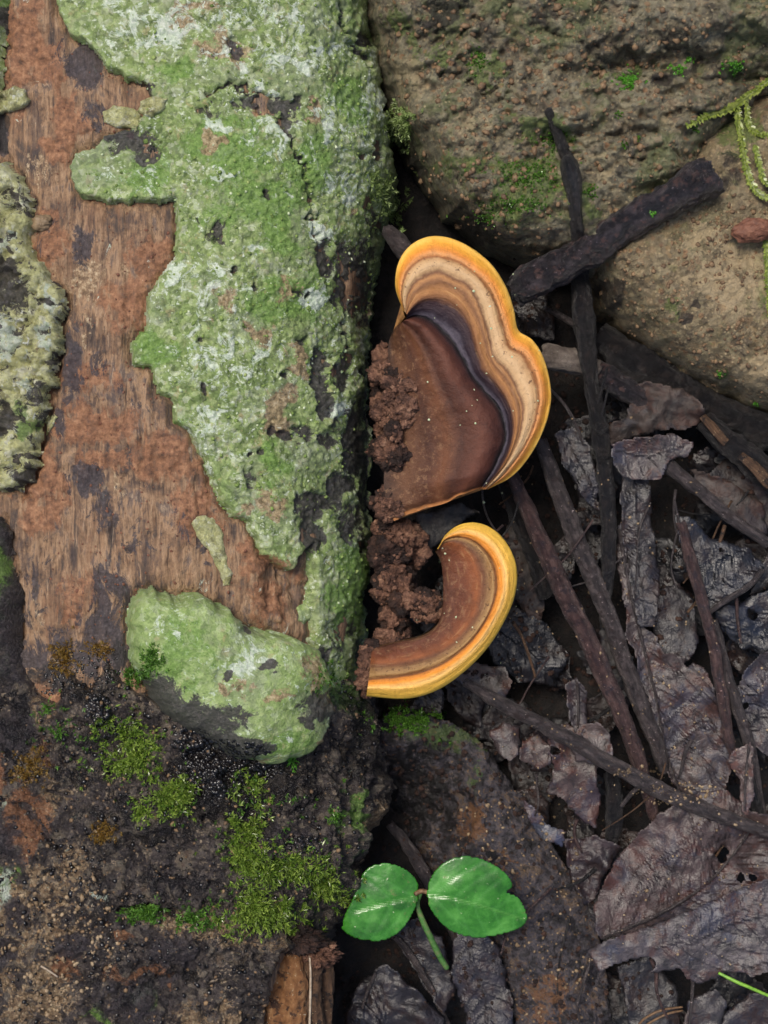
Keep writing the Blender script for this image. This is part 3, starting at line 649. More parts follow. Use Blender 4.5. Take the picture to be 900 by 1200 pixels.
# ------------------------------------------------------------------ rocks
ROCK_A = [(380,-420),(400,-60),(405,0),(415,60),(436,120),(466,190),(520,258),(566,298),(612,322),(655,332),(700,345),(760,300),(835,235),(860,180),(905,140),(1000,120),(1250,100),(1300,-420)]
ROCK_B = [(650,300),(682,352),(716,398),(760,432),(800,456),(850,482),(905,502),(1000,545),(1120,560),(1240,480),(1280,250),(1200,60),(900,70),(800,120),(700,220)]
cr_a = [(5,[(640,30),(690,58),(750,92),(800,104),(850,96),(910,86)]),(4,[(690,176),(735,160),(780,140),(830,132),(860,118)]),(3,[(600,176),(650,160),(690,176)]),(4,[(475,30),(505,42),(540,36),(560,20)]),(3,[(740,180),(790,178),(840,178)]),(3,[(520,80),(570,110),(620,120)]),(3,[(520,200),(560,225),(600,260)])]
def rock_a(u, v):
    sd = sdist(u, v, [rough_poly(ROCK_A, 12, 4, 3)])[0]
    p = np.sqrt(np.clip(1-(1-np.clip(sd/75, 0, 1))**2, 0, 1))
    s_ = (u*.45+v*.9)                                  # strata run up to the right
    lay = s_*.02+2.6*fbm(u*.008, v*.010, 0, 5, 92, .6)
    step = np.abs((lay % 1)-.5)*2
    d, r = cells(u*.075, v*.095, 94); d2, r2 = cells(u*.19, v*.22, 95)
    z = -290+296*p + 26*fbm(u*.009, v*.012, 0, 4, 90)*2 + 8*sst(.1, .95, step)*p*sst(.35,.6,.5+.9*fbm(u*.01,v*.01,0,3,77)) + 9*(.5-d)*r + 5*(.45-d2)*r2 + 6*(1-2.4*np.abs(fbm(u*.055, v*.075, 0, 5, 93, .6))) + 2.4*fbm(u*.4, v*.45, 0, 3, 96)
    z -= 8*sst(.15, 1, strokes(u, v, cr_a, 8, .06)); z += 10*blobs(u, v, [(700,130,60,24),(600,60,50,30),(850,40,60,26)], 12, .03, 9)
    z -= 22*sst(0, .8, blobs(u, v, [(780,70,70,14),(880,60,40,30)], 14, .03, 8))
    return z
def rock_b(u, v):
    sd = sdist(u, v, [rough_poly(ROCK_B, 12, 4, 6)])[0]
    p = np.sqrt(np.clip(1-(1-np.clip(sd/90, 0, 1))**2, 0, 1))
    d, r = cells(u*.07, v*.08, 97); d2, r2 = cells(u*.2, v*.2, 98)
    return -290+278*p+12*fbm(u*.008, v*.009, 0, 3, 99)*2+5*(.5-d)*r+3.6*(.45-d2)*r2+3.5*fbm(u*.1, v*.12, 0, 4, 100)*1.5+1.9*fbm(u*.4, v*.45, 0, 3, 101)-8*sst(.2, 1, strokes(u, v, [(3,[(705,372),(740,395),(790,430),(860,460)])], 4))-14*blobs(u, v, [(870,160,30,30,.8)], 10, .03, 4)
def rock(name, f, P, mat, mf, label, cat):
    A = np.array(P); h = 2.3
    us = np.concatenate([np.arange(A[:,0].min(), 920, h), np.arange(920, A[:,0].max(), 8)])
    vs = np.concatenate([np.arange(A[:,1].min(), -16, 8), np.arange(-16, A[:,1].max(), h)])
    u, v = np.meshgrid(us, vs, indexing='ij'); z = f(u, v)
    k = z > -285; keep = k[:-1,:-1] | k[1:,:-1] | k[1:,1:] | k[:-1,1:]
    o = mk(name, W(u, v, z), grid(*u.shape, keep)[:, ::-1], mat, None, {'ma': mf(u, v)}); return tag(o, label, cat)
rock('mossy_rock', rock_a, ROCK_A, M['rock'], lambda u, v: np.stack([
    blobs(u, v, [(620,210,50,26,.95),(640,150,40,20,.8),(600,240,50,16,.8),(560,80,26,30,.7),(730,95,24,14,.7),(860,75,20,14,.6),(690,230,20,18,.8),(500,60,16,20,.6),(540,200,40,20,.62),(880,150,24,16,.7),(470,30,20,30,.6)], 14, .04, 1),
    np.maximum(blobs(u, v, [(505,15,24,12,.9),(480,200,18,30,.7),(550,270,50,22,.7),(800,80,50,12,.7),(850,190,30,20,.5),(640,320,40,14,.8),(640,10,30,14,.6)], 12, .04, 2), .4*strokes(u, v, cr_a, 8, .06)),
    blobs(u, v, [(480,90,26,40,.6),(560,150,40,30,.55),(700,200,30,20,.5),(790,150,30,10,.6),(620,20,30,14,.5)], 14, .04, 3)], -1).reshape(-1, 3),
    'mossy brown boulder with layered ledges at the top right', 'rock')
rock('sandy_rock', rock_b, ROCK_B, M['sand'], lambda u, v: np.stack([
    blobs(u, v, [(870,160,26,30,.8),(845,440,6,6),(790,360,10,20,.6),(885,475,6,5),(770,250,10,10,.7),(895,330,10,40,.6)], 6, .06, 1),
    blobs(u, v, [(800,375,10,10),(815,358,8,5),(720,340,26,20,.7),(700,380,20,12,.6),(860,200,20,26,.55)], 8, .05, 2),
    blobs(u, v, [(860,330,60,50,.62),(830,280,50,20,.55),(890,440,30,30,.7)], 14, .03, 3)], -1).reshape(-1, 3),
    'smooth sandy tan boulder below the charred stick', 'rock')

def top_z(u, v):
    """height of the rocks under one spot"""
    a = np.array([u], float); b = np.array([v], float)
    return float(max(rock_a(a, b)[0], rock_b(a, b)[0]))

# ------------------------------------------------------------------ bracket fungi
def fungus(rows, sub, under, cap_mat, rim_mat, origin, label, seed, s_rim, furrow=(), pore=True, fray=True, bow=lambda s, t: 0):
    root = empty('bracket_fungus', origin, label, 'bracket fungus', 'bracket fungi on the flank of the log')
    C = [np.hstack([spl(np.array(r[0], float), 10), np.zeros((len(r[0])*10-9, 0))]) for r in rows]
    n = len(C[0]); Sx = [r[1] for r in rows]; Z = [r[2] for r in rows]
    full = np.stack([np.hstack([C[i], np.full((n,1), Z[i]), np.full((n,1), Sx[i])]) for i in range(len(rows))])  # row, t, (u v z s)
    F = spl(full.reshape(len(rows), -1), sub).reshape(-1, n, 4)
    # keep s strictly linear between rows
    ss = np.interp(np.arange(F.shape[0])/sub, np.arange(len(rows)), Sx)
    F[..., 3] = ss[:, None]
    u, v, z, s = [F[..., i].copy() for i in range(4)]
    t = np.linspace(0, 1, n)[None, :]+0*u
    z += 2.2*np.sin(s*75+3*fbm(t*6, s*2, 0, 3, seed))*sst(.5, .7, s)*.5 + 4*fbm(t*5, s*3, 0, 3, seed+2)+1.2*fbm(u*.12, v*.12, 0, 3, seed+5)
    z += bow(s, t)
    for (s0, wd, dp) in furrow: z -= dp*np.exp(-((s-s0)/wd)**2)
    m = F.shape[0]
    fr_ = sst(.955, 1, t)*(1-sst(.5, .6, s)) if fray else 0*t
    v = v+fr_*1.6*fbm(u*.05, 3.3, 0, 3, seed+61)*2; z = z+fr_*4*fbm(u*.1, 8.3, 0, 3, seed+62)
    P = W(u, v, z)
    # rounded rim and underside
    ext = []
    for (inn, dz, back) in under:
        j = int((m-1)*(1-back)); ctr = P[j]
        d = ctr-P[-1]; L = np.linalg.norm(d[:, :2], axis=1)[:, None]+1e-6
        q = P[-1].copy(); q[:, :2] += d[:, :2]/L*np.minimum(inn, L*.9 if back < .9 else inn*np.ones_like(L)); q[:, 2] = P[-1][:, 2]-dz
        ext.append(q)
    allP = np.concatenate([P, np.stack(ext)]); sall = np.concatenate([s, np.full((len(ext), n), 1.0)]); tall = np.concatenate([t, np.repeat(t[:1], len(ext), 0)])
    # the underside comes back to the inner row
    inner = P[0].copy(); inner[:, 2] -= 34; mid = (inner+allP[-1])/2; mid[:, 2] -= 3
    allP = np.concatenate([allP, mid[None], inner[None], P[:1]]); sall = np.concatenate([sall, np.full((3, n), 0.0)]); tall = np.concatenate([tall, t[:1], t[:1], t[:1]])
    R = allP.shape[0]
    f = grid(R, n).reshape(R-1, n-1, 4)[..., ::-1]
    flat = allP.reshape(-1, 3)
    fn = np.cross(flat[f[..., 2]]-flat[f[..., 0]], flat[f[..., 3]]-flat[f[..., 1]]).reshape(-1, 3)
    if fn[: (m-1)*(n-1), 2].mean() < 0: f = f[..., ::-1]; fn = -fn
    vnrm = np.zeros_like(flat)
    for k in range(4): np.add.at(vnrm, f.reshape(-1, 4)[:, k], fn)
    vnrm /= np.linalg.norm(vnrm, axis=1)[:, None]+1e-9
    at = {'s': sall.ravel(), 'tt': tall.ravel()}
    jr = int(np.argmax(ss >= s_rim)); e = m+len(ext)-1
    mk('cap', flat, f[:jr].reshape(-1, 4), cap_mat, root, at, normals=vnrm)
    mk('margin', flat, f[jr:e].reshape(-1, 4), rim_mat, root, at, normals=vnrm)
    po = mk('pore_surface', flat, f[e:].reshape(-1, 4), M['pore'], root, at)
    # broken ends, closed
    return root

def cap_mat(name, stops, blot, rough=.5, centre=None):
    g = G(name); s = g.attr('s'); t = g.attr('tt')
    wob = g.math('MULTIPLY', g.math('SUBTRACT', g.noise(40, 4, .6, .3), .5), .06)
    w2 = g.math('MULTIPLY', g.math('SUBTRACT', g.noise(7, 4, .7), .5), .022)
    sp = g.math('ADD', s, g.math('ADD', wob, w2))
    c = g.ramp(sp, stops)
    cv = g.t.nodes.new('ShaderNodeCombineXYZ'); g.t.links.new(g.math('MULTIPLY', s, 60.0 if centre is None else 26.0), cv.inputs[0]); g.t.links.new(g.math('MULTIPLY', t, 10.0), cv.inputs[1])
    zn = g.t.nodes.new('ShaderNodeTexNoise'); zn.inputs['Scale'].default_value = 1; zn.inputs['Detail'].default_value = 3; g.t.links.new(cv.outputs[0], zn.inputs['Vector'])
    zone = g.math('MULTIPLY', g.step(s, .60, .68), .2) if centre is None else g.math('MULTIPLY', g.step(s, .8, .65), .2)
    c = g.mix(g.math('MULTIPLY', g.step(zn.outputs[0], .55, .7), zone), c, g.mix(.5, c, (84, 52, 34), 'MULTIPLY'))
    c = g.mix(g.math('MULTIPLY', g.step(zn.outputs[0], .45, .3), zone), c, g.mix(.45, c, (255, 214, 150), 'SCREEN'))
    sp_ = g.math('MULTIPLY', g.step(g.noise(5, 4, .65, 0, None, 9), .60, .65), g.math('MULTIPLY', g.step(s, blot[0], blot[0]+.04), g.step(s, blot[1]+.04, blot[1])))
    c = g.mix(g.math('MULTIPLY', sp_, .75), c, (74, 44, 28))
    cr = g.t.nodes.new('ShaderNodeCombineXYZ'); g.t.links.new(g.math('MULTIPLY', s, 7.0), cr.inputs[0]); g.t.links.new(g.math('MULTIPLY', t, 170.0), cr.inputs[1])
    rn = g.t.nodes.new('ShaderNodeTexNoise'); rn.inputs['Scale'].default_value = 1; rn.inputs['Detail'].default_value = 5; rn.inputs['Roughness'].default_value = .7; g.t.links.new(cr.outputs[0], rn.inputs['Vector'])
    c = g.mix(g.math('MULTIPLY', g.step(rn.outputs[0], .52, .70), .32), c, g.mix(.6, c, (120, 80, 50), 'MULTIPLY'))
    wt = g.noise(11, 8, .78, .5, None, 87); c = g.mix(g.math('MULTIPLY', g.step(wt, .53, .66), .34), c, g.mix(.7, c, (130, 92, 64), 'MULTIPLY'))
    gr = g.step(g.noise(8, 7, .8, 0, None, 31), .53, .62)
    bl = g.step(g.noise(30, 8, .72, .5, None, 37), .47, .6); c = g.mix(g.math('MULTIPLY', g.math('MULTIPLY', bl, g.step(s, .56, .5)), .5), c, g.mix(.6, c, (110, 80, 70), 'MULTIPLY'))
    ed = g.step(g.math('ADD', t, g.math('MULTIPLY', g.math('SUBTRACT', g.noise(12, 4), .5), .012)), .984, .994)
    c = g.mix(g.math('MULTIPLY', ed, .7 if centre is None else 0), c, (196, 132, 76))
    c = g.mix(g.math('MULTIPLY', g.math('MULTIPLY', gr, g.step(s, .40, .18)), .55), c, (142, 108, 78))
    b = g.bump(g.math('MULTIPLY', zn.outputs[0], g.step(s, .5, .66)), 1.8); b = g.bump(g.noise(7, 7, .75), 2.2, b); b = g.bump(g.noise(1.8, 2, .6), .5, b)
    g.done(c, g.math('MULTIPLY_ADD', g.noise(12, 3), .25, rough-.12), b, .4)
    return g.m
ST1 = [(0, (54, 36, 28)), (.10, (102, 68, 46)), (.20, (78, 46, 32)), (.28, (112, 70, 46)), (.34, (74, 41, 29)), (.44, (96, 54, 38)), (.515, (74, 42, 36)), (.540, (52, 38, 40)), (.550, (14, 13, 20)), (.556, (16, 15, 24)), (.570, (104, 98, 110)), (.60, (44, 34, 44)), (.655, (60, 40, 42)), (.69, (130, 86, 52)), (.73, (168, 118, 70)), (.765, (126, 86, 56)), (.79, (176, 128, 82)), (.805, (112, 76, 52)), (.825, (196, 160, 116)), (.85, (206, 172, 130)), (.88, (196, 156, 110)), (.897, (142, 90, 50)), (.915, (218, 152, 92)), (.94, (228, 146, 64)), (.968, (242, 174, 66)), (1.0, (250, 200, 96))]
M['cap1'] = cap_mat('zoned brown cap', ST1, (.82, .90))
ST2 = [(0, (70, 42, 32)), (.12, (100, 58, 40)), (.24, (108, 58, 34)), (.35, (140, 80, 42)), (.42, (108, 68, 42)), (.50, (142, 106, 66)), (.60, (166, 130, 82)), (.655, (116, 76, 46)), (.69, (210, 132, 52)), (.75, (232, 150, 52)), (.81, (246, 196, 116)), (.88, (246, 190, 80)), (1.0, (250, 202, 82))]
M['cap2'] = cap_mat('crescent cap', ST2, (.40, .62), centre=1)
def rim_m(name, stops):
    return cap_mat(name, stops, (.0, .0), .42, centre=1)
M['rim1'] = rim_m('golden margin', ST1); M['rim2'] = rim_m('yellow margin', ST2)
M['pore'] = simple('pale pore surface', [(.3, (110, 76, 44)), (.7, (176, 130, 76))], 10, .7, 1)

cu = lambda L: [(400+x/3, 240+y/3) for x, y in L]
M1 = cu([(218,372),(190,290),(200,205),(240,145),(305,112),(380,116),(460,153),(530,212),(580,290),(607,370),(622,440),(672,475),(710,535),(733,620),(736,700),(712,790),(665,880),(600,955),(515,1000)])
O1 = cu([(222,376),(212,310),(225,250),(262,198),(318,178),(380,187),(440,215),(500,265),(540,330),(562,410),(590,495),(640,525),(672,575),(692,640),(694,710),(672,795),(628,875),(570,948),(510,1000)])
B1 = cu([(226,380),(232,335),(250,290),(280,260),(325,245),(372,250),(420,275),(460,312),(492,370),(512,450),(538,535),(585,590),(615,645),(632,710),(632,775),(612,845),(578,910),(536,962),(502,1000)])
D1 = cu([(230,388),(256,358),(292,335),(340,332),(385,350),(420,380),(448,425),(465,480),(480,530),(500,575),(530,610),(562,655),(588,705),(603,760),(600,820),(582,880),(555,930),(525,970),(497,999)])
D2 = cu([(228,402),(255,392),(290,397),(325,415),(355,445),(380,470),(405,505),(425,540),(445,575),(465,610),(490,640),(520,675),(550,715),(570,760),(575,815),(560,870),(535,925),(510,965),(488,999)])
A1 = cu([(190,430),(170,470),(165,500),(165,530),(165,560),(165,590),(165,620),(165,650),(165,690),(165,720),(160,750),(160,780),(155,810),(150,850),(150,890),(150,940),(150,990),(160,1045),(185,1112)])
K1 = [((1-.5)*np.array(a)+.5*np.array(b)) for a, b in zip(A1, D2)]
K1b = [((1-.82)*np.array(a)+.82*np.array(b)) for a, b in zip(A1, D2)]
fungus([(A1, 0, -6), (K1, .27, 6), (K1b, .45, 12), (D2, .55, 3), (D1, .67, 10), (B1, .80, 9), (O1, .90, 8), (M1, 1.0, -4)], 9,
       [(.3, 5, .2), (2.5, 11, .2), (8, 15, .2), (22, 17, .3)], M['cap1'], M['rim1'], (-20, 150, -40),
       'larger bracket fungus, zoned brown fan with golden margin, notched at its right edge', 3, .925, [(.553, .009, 6), (.805, .006, 1.5), (.90, .006, 1.5), (.30, .02, -5)],
       bow=lambda s, t: -20*sst(.9, 1, t)*(1-s)*sst(0, .3, s)-16*sst(.3, 0, s)+9*np.sin(np.clip((s-.3)/.25, 0, 1)*math.pi)-5*sst(.965, 1, t)+7*np.sin(np.clip((s-.56)/.44, 0, 1)*math.pi))
cl = lambda L: [(380+x/3, 580+y/3) for x, y in L]
M2 = cl([(400,192),(425,142),(475,105),(540,98),(600,125),(648,180),(676,255),(672,345),(638,435),(580,530),(500,615),(400,685),(290,716),(148,708)])
O2 = cl([(400,191),(425,160),(470,148),(522,160),(570,200),(600,255),(607,310),(600,365),(575,430),(520,510),(445,575),(360,618),(265,640),(156,650)])
T2 = cl([(399,191),(420,172),(455,165),(495,180),(528,215),(548,265),(555,320),(548,375),(525,435),(475,500),(410,550),(330,580),(250,595),(162,600)])
A2 = cl([(398,195),(403,205),(412,222),(420,245),(425,275),(428,310),(428,350),(425,400),(410,450),(375,487),(330,508),(275,520),(225,532),(166,545)])
A2b = [(x*.97+.03*460, y*.97+.03*690) for x, y in A2]
fungus([(A2b, 0, -26), (A2, .06, -10), (T2, .40, 2), (O2, .66, 6), (M2, 1.0, -8)], 12,
       [(.3, 5, .2), (2, 9, .2), (7, 13, .2), (16, 15, .3)], M['cap2'], M['rim2'], (-10, -90, -60),
       'smaller crescent bracket fungus with bright yellow margin, below the larger one', 8, .90, [(.665, .01, 2.0)], bow=lambda s, t: 8*np.sin(np.clip((s-.66)/.34, 0, 1)*math.pi)+5*np.sin(np.clip(s/.66, 0, 1)*math.pi)-6*sst(.97, 1, t))

# crumbly rot between the log and the fungi
rr_ = np.random.default_rng(5); ROT = []
for (u0, u1, v0, v1, z0, n_, r0, r1) in [(450,474,395,600,-30,30,9,17),(468,488,425,500,-12,8,9,15),(450,476,610,760,-62,26,10,20),(466,508,692,724,-40,12,9,16),(466,490,625,700,-84,10,12,22),(446,458,390,780,-60,20,10,18),(456,470,440,560,-14,8,8,14)]:
    for _ in range(n_): ROT.append((rr_.uniform(u0, u1), rr_.uniform(v0, v1), z0+rr_.uniform(-10, 8), rr_.uniform(r0, r1)))
ROT += [(431, 764, -14, 9), (429, 777, -12, 9), (428, 790, -12, 9), (427, 801, -14, 9), (430, 811, -20, 8), (436, 757, -16, 8)]
for k, (u_, v_, z_, q) in enumerate(ROT):
    lump('rotten_wood', u_, v_, z_, q*rr_.uniform(.8, 1.2), q*rr_.uniform(.8, 1.2), q*rr_.uniform(.7, 1), M['rotdark' if rr_.uniform() < .4 else 'rot'], log, k+3, .42, 1.7, 26, .12)

# split orange stump of wood at the lower end of the log
for k, (u0, wd, z_) in enumerate([(326,36,14),(344,26,20),(362,30,6),(380,20,-16)]):
    tube('splinter', [(u0, 1108+5*(k%2), z_-8, wd*.8), (u0+1, 1140, z_, wd), (u0-1, 1200, z_+2, wd*1.05), (u0-4, 1400, z_-4, wd)], M['splinter'] if k < 2 else M['tantwig'], log, 22, .16, k, ragged=9, grain=.09, flat=.7)
lump('rotten_wood', 372, 1118, 0, 26, 16, 20, M['rot'], log, 41, .3, 2.4, 40, .2)
lump('rotten_wood', 335, 1098, 12, 40, 18, 24, M['rotdark'], log, 42, .3, 2.4, 40, .2)

# ------------------------------------------------------------------ sticks on and below the rocks
def stick(name, pts, mat, label, cat='stick', group=None, sides=12, lump_=.12, seed=0, twigs=(), ragged=0, knots=()):
    m0 = W(pts[0][0], pts[0][1], pts[0][2])
    if twigs or knots:
        root = empty(name, tuple(m0), label, cat, group)
        tube('main_stem', pts, mat, root, sides, lump_, seed, ragged=ragged)
        for k, tp in enumerate(twigs): tube('side_twig', tp, mat, root, 8, .1, seed+k+3)
        for k, (a, b, c, r) in enumerate(knots): lump('knot', a, b, c, r, r*.9, r*.8, mat, root, seed+k, .25, 2, 18)
        return root
    o = tube(name, pts, mat, None, sides, lump_, seed, ragged=ragged); return tag(o, label, cat, group)

def onrock(u, v, wd, add=0): return (u, v, top_z(u, v)+wd*.42+add, wd)
zA = top_z(835, 205)+22; zB = top_z(640, 300)+20
zB = max(zB, -30)
stick('charred_stick', [(604,340,zB-16,34),(622,330,zB-6,40),(660,310,zB+2,39),(700,286,zB+(zA-zB)*.35+4,37),(750,256,zB+(zA-zB)*.6+4,38),(790,232,zB+(zA-zB)*.85,40),(815,215,zA,46),(836,204,zA+2,44)], M['char'],
      'thick charred stick with a knobbed end lying across the gap between the two boulders', seed=5, sides=26, lump_=.13, ragged=5, knots=[(822,204,zA+14,15),(740,268,zB+(zA-zB)*.55+12,9),(690,298,zB+(zA-zB)*.3+12,9)])
stick('black_twig', [(643,131,top_z(643,131)+10,9),(652,152,top_z(652,152)+10,11),(665,185,top_z(665,185)+9,13),(668,196,top_z(668,196)+9,19),(673,225,top_z(673,225)+8,18),(674,260,top_z(674,260)+5,16),(680,310,zB-36,18),(684,360,-62,23),(688,410,-80,23),(693,448,-86,16),(701,490,-84,19),(706,530,-86,18),(711,600,-92,17),(712,660,-96,16),(709,735,-108,11)], M['black'],
      'long thin black twig rising from the litter under the charred stick onto the mossy boulder', seed=6, sides=14, lump_=.16, twigs=[[(699,480,-80,5),(706,452,-70,4),(712,430,-60,3)],[(702,500,-80,4),(709,470,-68,3),(713,455,-62,2.5)]], knots=[(668,198,top_z(668,198)+12,9),(704,502,-76,9),(708,532,-78,7)])
LIT = [
 ('red_brown_twig', [(596,545,-108,14),(622,610,-96,18),(650,670,-86,22),(690,755,-82,22),(725,830,-86,20),(748,890,-92,18),(768,962,-104,13)], 'redtwig', 'thick reddish brown twig running from the larger fungus down to the crossing grey twig', 14, .1, 12),
 ('grey_brown_twig', [(633,515,-112,14),(655,580,-100,20),(685,655,-96,22),(715,730,-98,20),(745,810,-100,20),(772,880,-104,17),(780,905,-110,10)], 'greytwig', 'dull grey brown twig lying parallel right of the thick reddish one', 14, .1, 13),
 ('grey_twig', [(545,800,-80,10),(585,822,-72,15),(640,852,-66,17),(690,880,-64,17),(745,910,-64,18),(800,937,-70,18),(860,962,-76,15),(930,985,-84,12)], 'greytwig', 'long grey twig crossing the litter from below the yellow fungus to the right edge', 14, .12, 14),
 ('rusty_twig', [(797,612,-78,11),(808,650,-74,14),(822,700,-70,13),(836,760,-72,13),(848,820,-76,13),(856,868,-82,12),(860,885,-86,8)], 'redtwig', 'rust brown twig along the left edge of the blue black leaf', 12, .1, 15),
 ('dark_wet_twig', [(836,728,-92,10),(846,765,-88,13),(858,810,-86,13),(872,855,-88,13),(884,900,-92,13),(893,955,-98,10)], 'greytwig', 'dark wet twig just right of the rust brown twig', 12, .1, 16),
 ('flat_twig', [(778,543,-90,20),(800,560,-84,15),(830,585,-80,14),(862,612,-80,13),(898,638,-84,12)], 'greytwig', 'slanting flat grey twig above the blue black leaf', 12, .12, 17),
 ('leaf_stalk', [(826,722,-78,5),(850,704,-74,7),(876,688,-72,7),(894,668,-76,6)], 'greytwig', 'thin grey stalk under the lower edge of the blue black leaf', 8, .06, 18),
 ('burnt_stick', [(826,492,-104,22),(846,512,-96,26),(872,532,-92,30),(900,556,-90,30),(950,590,-94,28)], 'black', 'burnt black stick with an orange broken face under the sandy boulder', 14, .16, 19),
 ('pale_wood_piece', [(636,418,-92,26),(655,421,-88,28),(678,424,-92,26),(700,430,-104,20)], 'greywood', 'short pale weathered piece of wood right of the fungus notch', 16, .14, 20),
 ('dark_stick', [(696,432,-112,20),(720,448,-104,26),(746,462,-102,26),(770,478,-110,20)], 'char', 'short dark stick lying behind the long black twig', 14, .15, 21),
 ('charcoal_branch', [(700,392,-128,30),(740,420,-118,40),(790,452,-120,40),(840,480,-124,36),(930,520,-130,36)], 'black', 'charcoal black branch wedged beneath the edge of the sandy boulder', 16, .15, 22),
 ('bent_twig', [(640,362,-112,6),(660,372,-104,8),(680,386,-100,8),(692,402,-102,6)], 'greytwig', 'small bent grey twig in the dark gap under the charred stick', 8, .1, 23),
 ('thin_twig', [(644,455,-104,3),(662,475,-94,4.5),(676,500,-92,4),(684,522,-98,2.5)], 'greytwig', 'hair thin twig arching beside the right edge of the larger fungus', 8, .1, 24),
 ('upper_twig', [(452,268,-70,16),(468,284,-62,20),(484,302,-66,20),(500,330,-80,16)], 'greytwig', 'stub of grey wood between the log and the top of the larger fungus', 12, .15, 25),
 ('black_flat_stick', [(588,560,-130,14),(606,600,-122,18),(626,650,-120,20),(640,700,-126,18)], 'black', 'black stick half hidden left of the thick reddish twig', 12, .12, 26),
 ('short_black_stick', [(716,905,-116,16),(720,930,-108,20),(720,960,-110,20),(716,990,-120,14)], 'black', 'short upright black stick under the crossing grey twig', 12, .14, 27),
 ('edge_twig', [(872,890,-96,10),(882,920,-92,13),(890,960,-94,12)], 'black', 'black twig stub near the right edge under the crossing twig', 12, .1, 28),
 ('brown_stalk', [(728,945,-86,5),(740,930,-80,6),(755,915,-76,5)], 'greytwig', 'small stalk below the crossing grey twig', 8, .1, 29),
 ('seedling_root_stick', [(455,965,-150,10),(485,1000,-140,14),(510,1050,-140,14),(540,1105,-146,12),(562,1160,-150,10)], 'greytwig', 'dark thin root running behind the green seedling', 10, .12, 30),
 ('lower_root_stick', [(440,1080,-140,7),(470,1105,-132,8),(500,1150,-132,7),(530,1210,-140,7)], 'greytwig', 'dark rootlet below the left seedling leaf', 10, .12, 31),
]
for nm, pts, mt, lb, sd_, lp, se in LIT: stick(nm, pts, M[mt], lb, 'stick' if 'stalk' not in nm else 'stalk', sides=sd_, lump_=lp, seed=se, ragged=3)
# orange broken face of the burnt stick
bs = bpy.data.objects['burnt_stick']
for pts in ([(824,488,-88,8),(838,505,-82,11),(852,518,-80,9)], [(868,534,-74,9),(884,548,-73,13),(904,566,-74,13),(930,584,-78,10)]):
    bs['_abs'] = list(np.array(bs.location)/S); tube('broken_face', pts, M['tantwig'], bs, 10, .12, 4, flat=.6)
del bs['_abs']

# ------------------------------------------------------------------ dead leaves
def lz(z0, su=0, sv=0, uc=700, vc=800, amp=6, seed=0, fr=.02):
    return lambda u, v: z0+su*(u-uc)+sv*(v-vc)+amp*fbm(u*fr, v*fr, 0, 4, seed)*2+1.1*fbm(u*.12, v*.12, 0, 3, seed+7)
def leaf(name, outline, zf, c, label, veins=(), mid=None, holes=(), ragged=1.8, seed=0, cat='dead leaf', group=None, rough=.42, dark=.5, vw=1.6, h=2.6, thick=.8, midw=4, lateral=15):
    mt = leaf_mat(c, dark, rough)
    if mid is None:
        o = poly_sheet(name, outline, zf, mt, h, thick, holes, veins, vw, None, ragged, seed, lateral=lateral, crl=7); return tag(o, label, cat, group)
    a = np.array(outline).mean(0); zc = float(zf(np.array([a[0]]), np.array([a[1]]))[0])
    root = empty(name, tuple(W(a[0], a[1], zc)), label, cat, group)
    poly_sheet('blade', outline, zf, mt, h, thick, holes, [mid]+list(veins), vw, root, ragged, seed, lateral=lateral, crl=7)
    pts = [(x, y, float(zf(np.array([float(x)]), np.array([float(y)]))[0])+2.2, max(1.6, midw*(1-.6*i/len(mid)))) for i, (x, y) in enumerate(mid)]
    tube('midrib', pts, M['greytwig'], root, 8, .08, seed); return root

leaf('dead_leaf', [(688,1113),(700,1107),(760,1085),(820,1062),(870,1040),(900,1030),(1000,1000),(1030,1110),(900,1140),(880,1145),(868,1140),(850,1140),(838,1148),(822,1153),(805,1149),(797,1135),(765,1142),(762,1139),(770,1130),(764,1122),(740,1125),(700,1138)],
     lz(-66, .01, .06, 800, 1090, 5, 101), (112,98,102), 'large flat mauve grey leaf with a ragged lower edge, lying lowest at right', veins=[[(768,1112),(795,1103),(810,1106),(855,1082),(900,1072)],[(880,1135),(910,1125)]], vw=1.3, seed=1, ragged=1.2)
leaf('dead_leaf', [(700,1100),(696,1060),(718,1012),(742,985),(770,955),(808,932),(850,924),(880,950),(900,955),(990,950),(1010,1020),(900,1036),(820,1068),(742,1094)],
     lz(-88, 0, .03, 800, 1020, 9, 102, .015), (122,88,80), 'big reddish brown leaf with a curved midrib, tucked behind the mauve grey one', veins=[[(838,1025),(820,990),(808,955)],[(790,1055),(760,1010)],[(855,1005),(900,1000)]], mid=[(704,1100),(760,1077),(806,1052),(838,1026),(862,998),(880,972)], holes=[(846,1002,8),(868,1028,5),(882,1029,5)], seed=2)
leaf('dead_leaf', [(722,620),(728,612),(736,660),(744,712),(756,738),(770,745),(780,768),(792,764),(805,770),(803,780),(792,790),(812,778),(826,780),(846,830),(852,870),(858,900),(850,932),(828,938),(800,934),(784,912),(775,888),(766,852),(760,822),(748,792),(744,762),(732,744),(734,724),(722,664)],
     lz(-104, 0, 0, 780, 850, 7, 103), (118,94,88), 'long torn brown leaf running down between the grey twigs at right', veins=[[(768,800),(800,790)],[(775,850),(820,812)],[(782,880),(822,850),(840,860)],[(812,848),(830,842),(842,858)]], mid=[(725,620),(738,690),(752,750),(768,815),(778,870),(796,928)], seed=3)
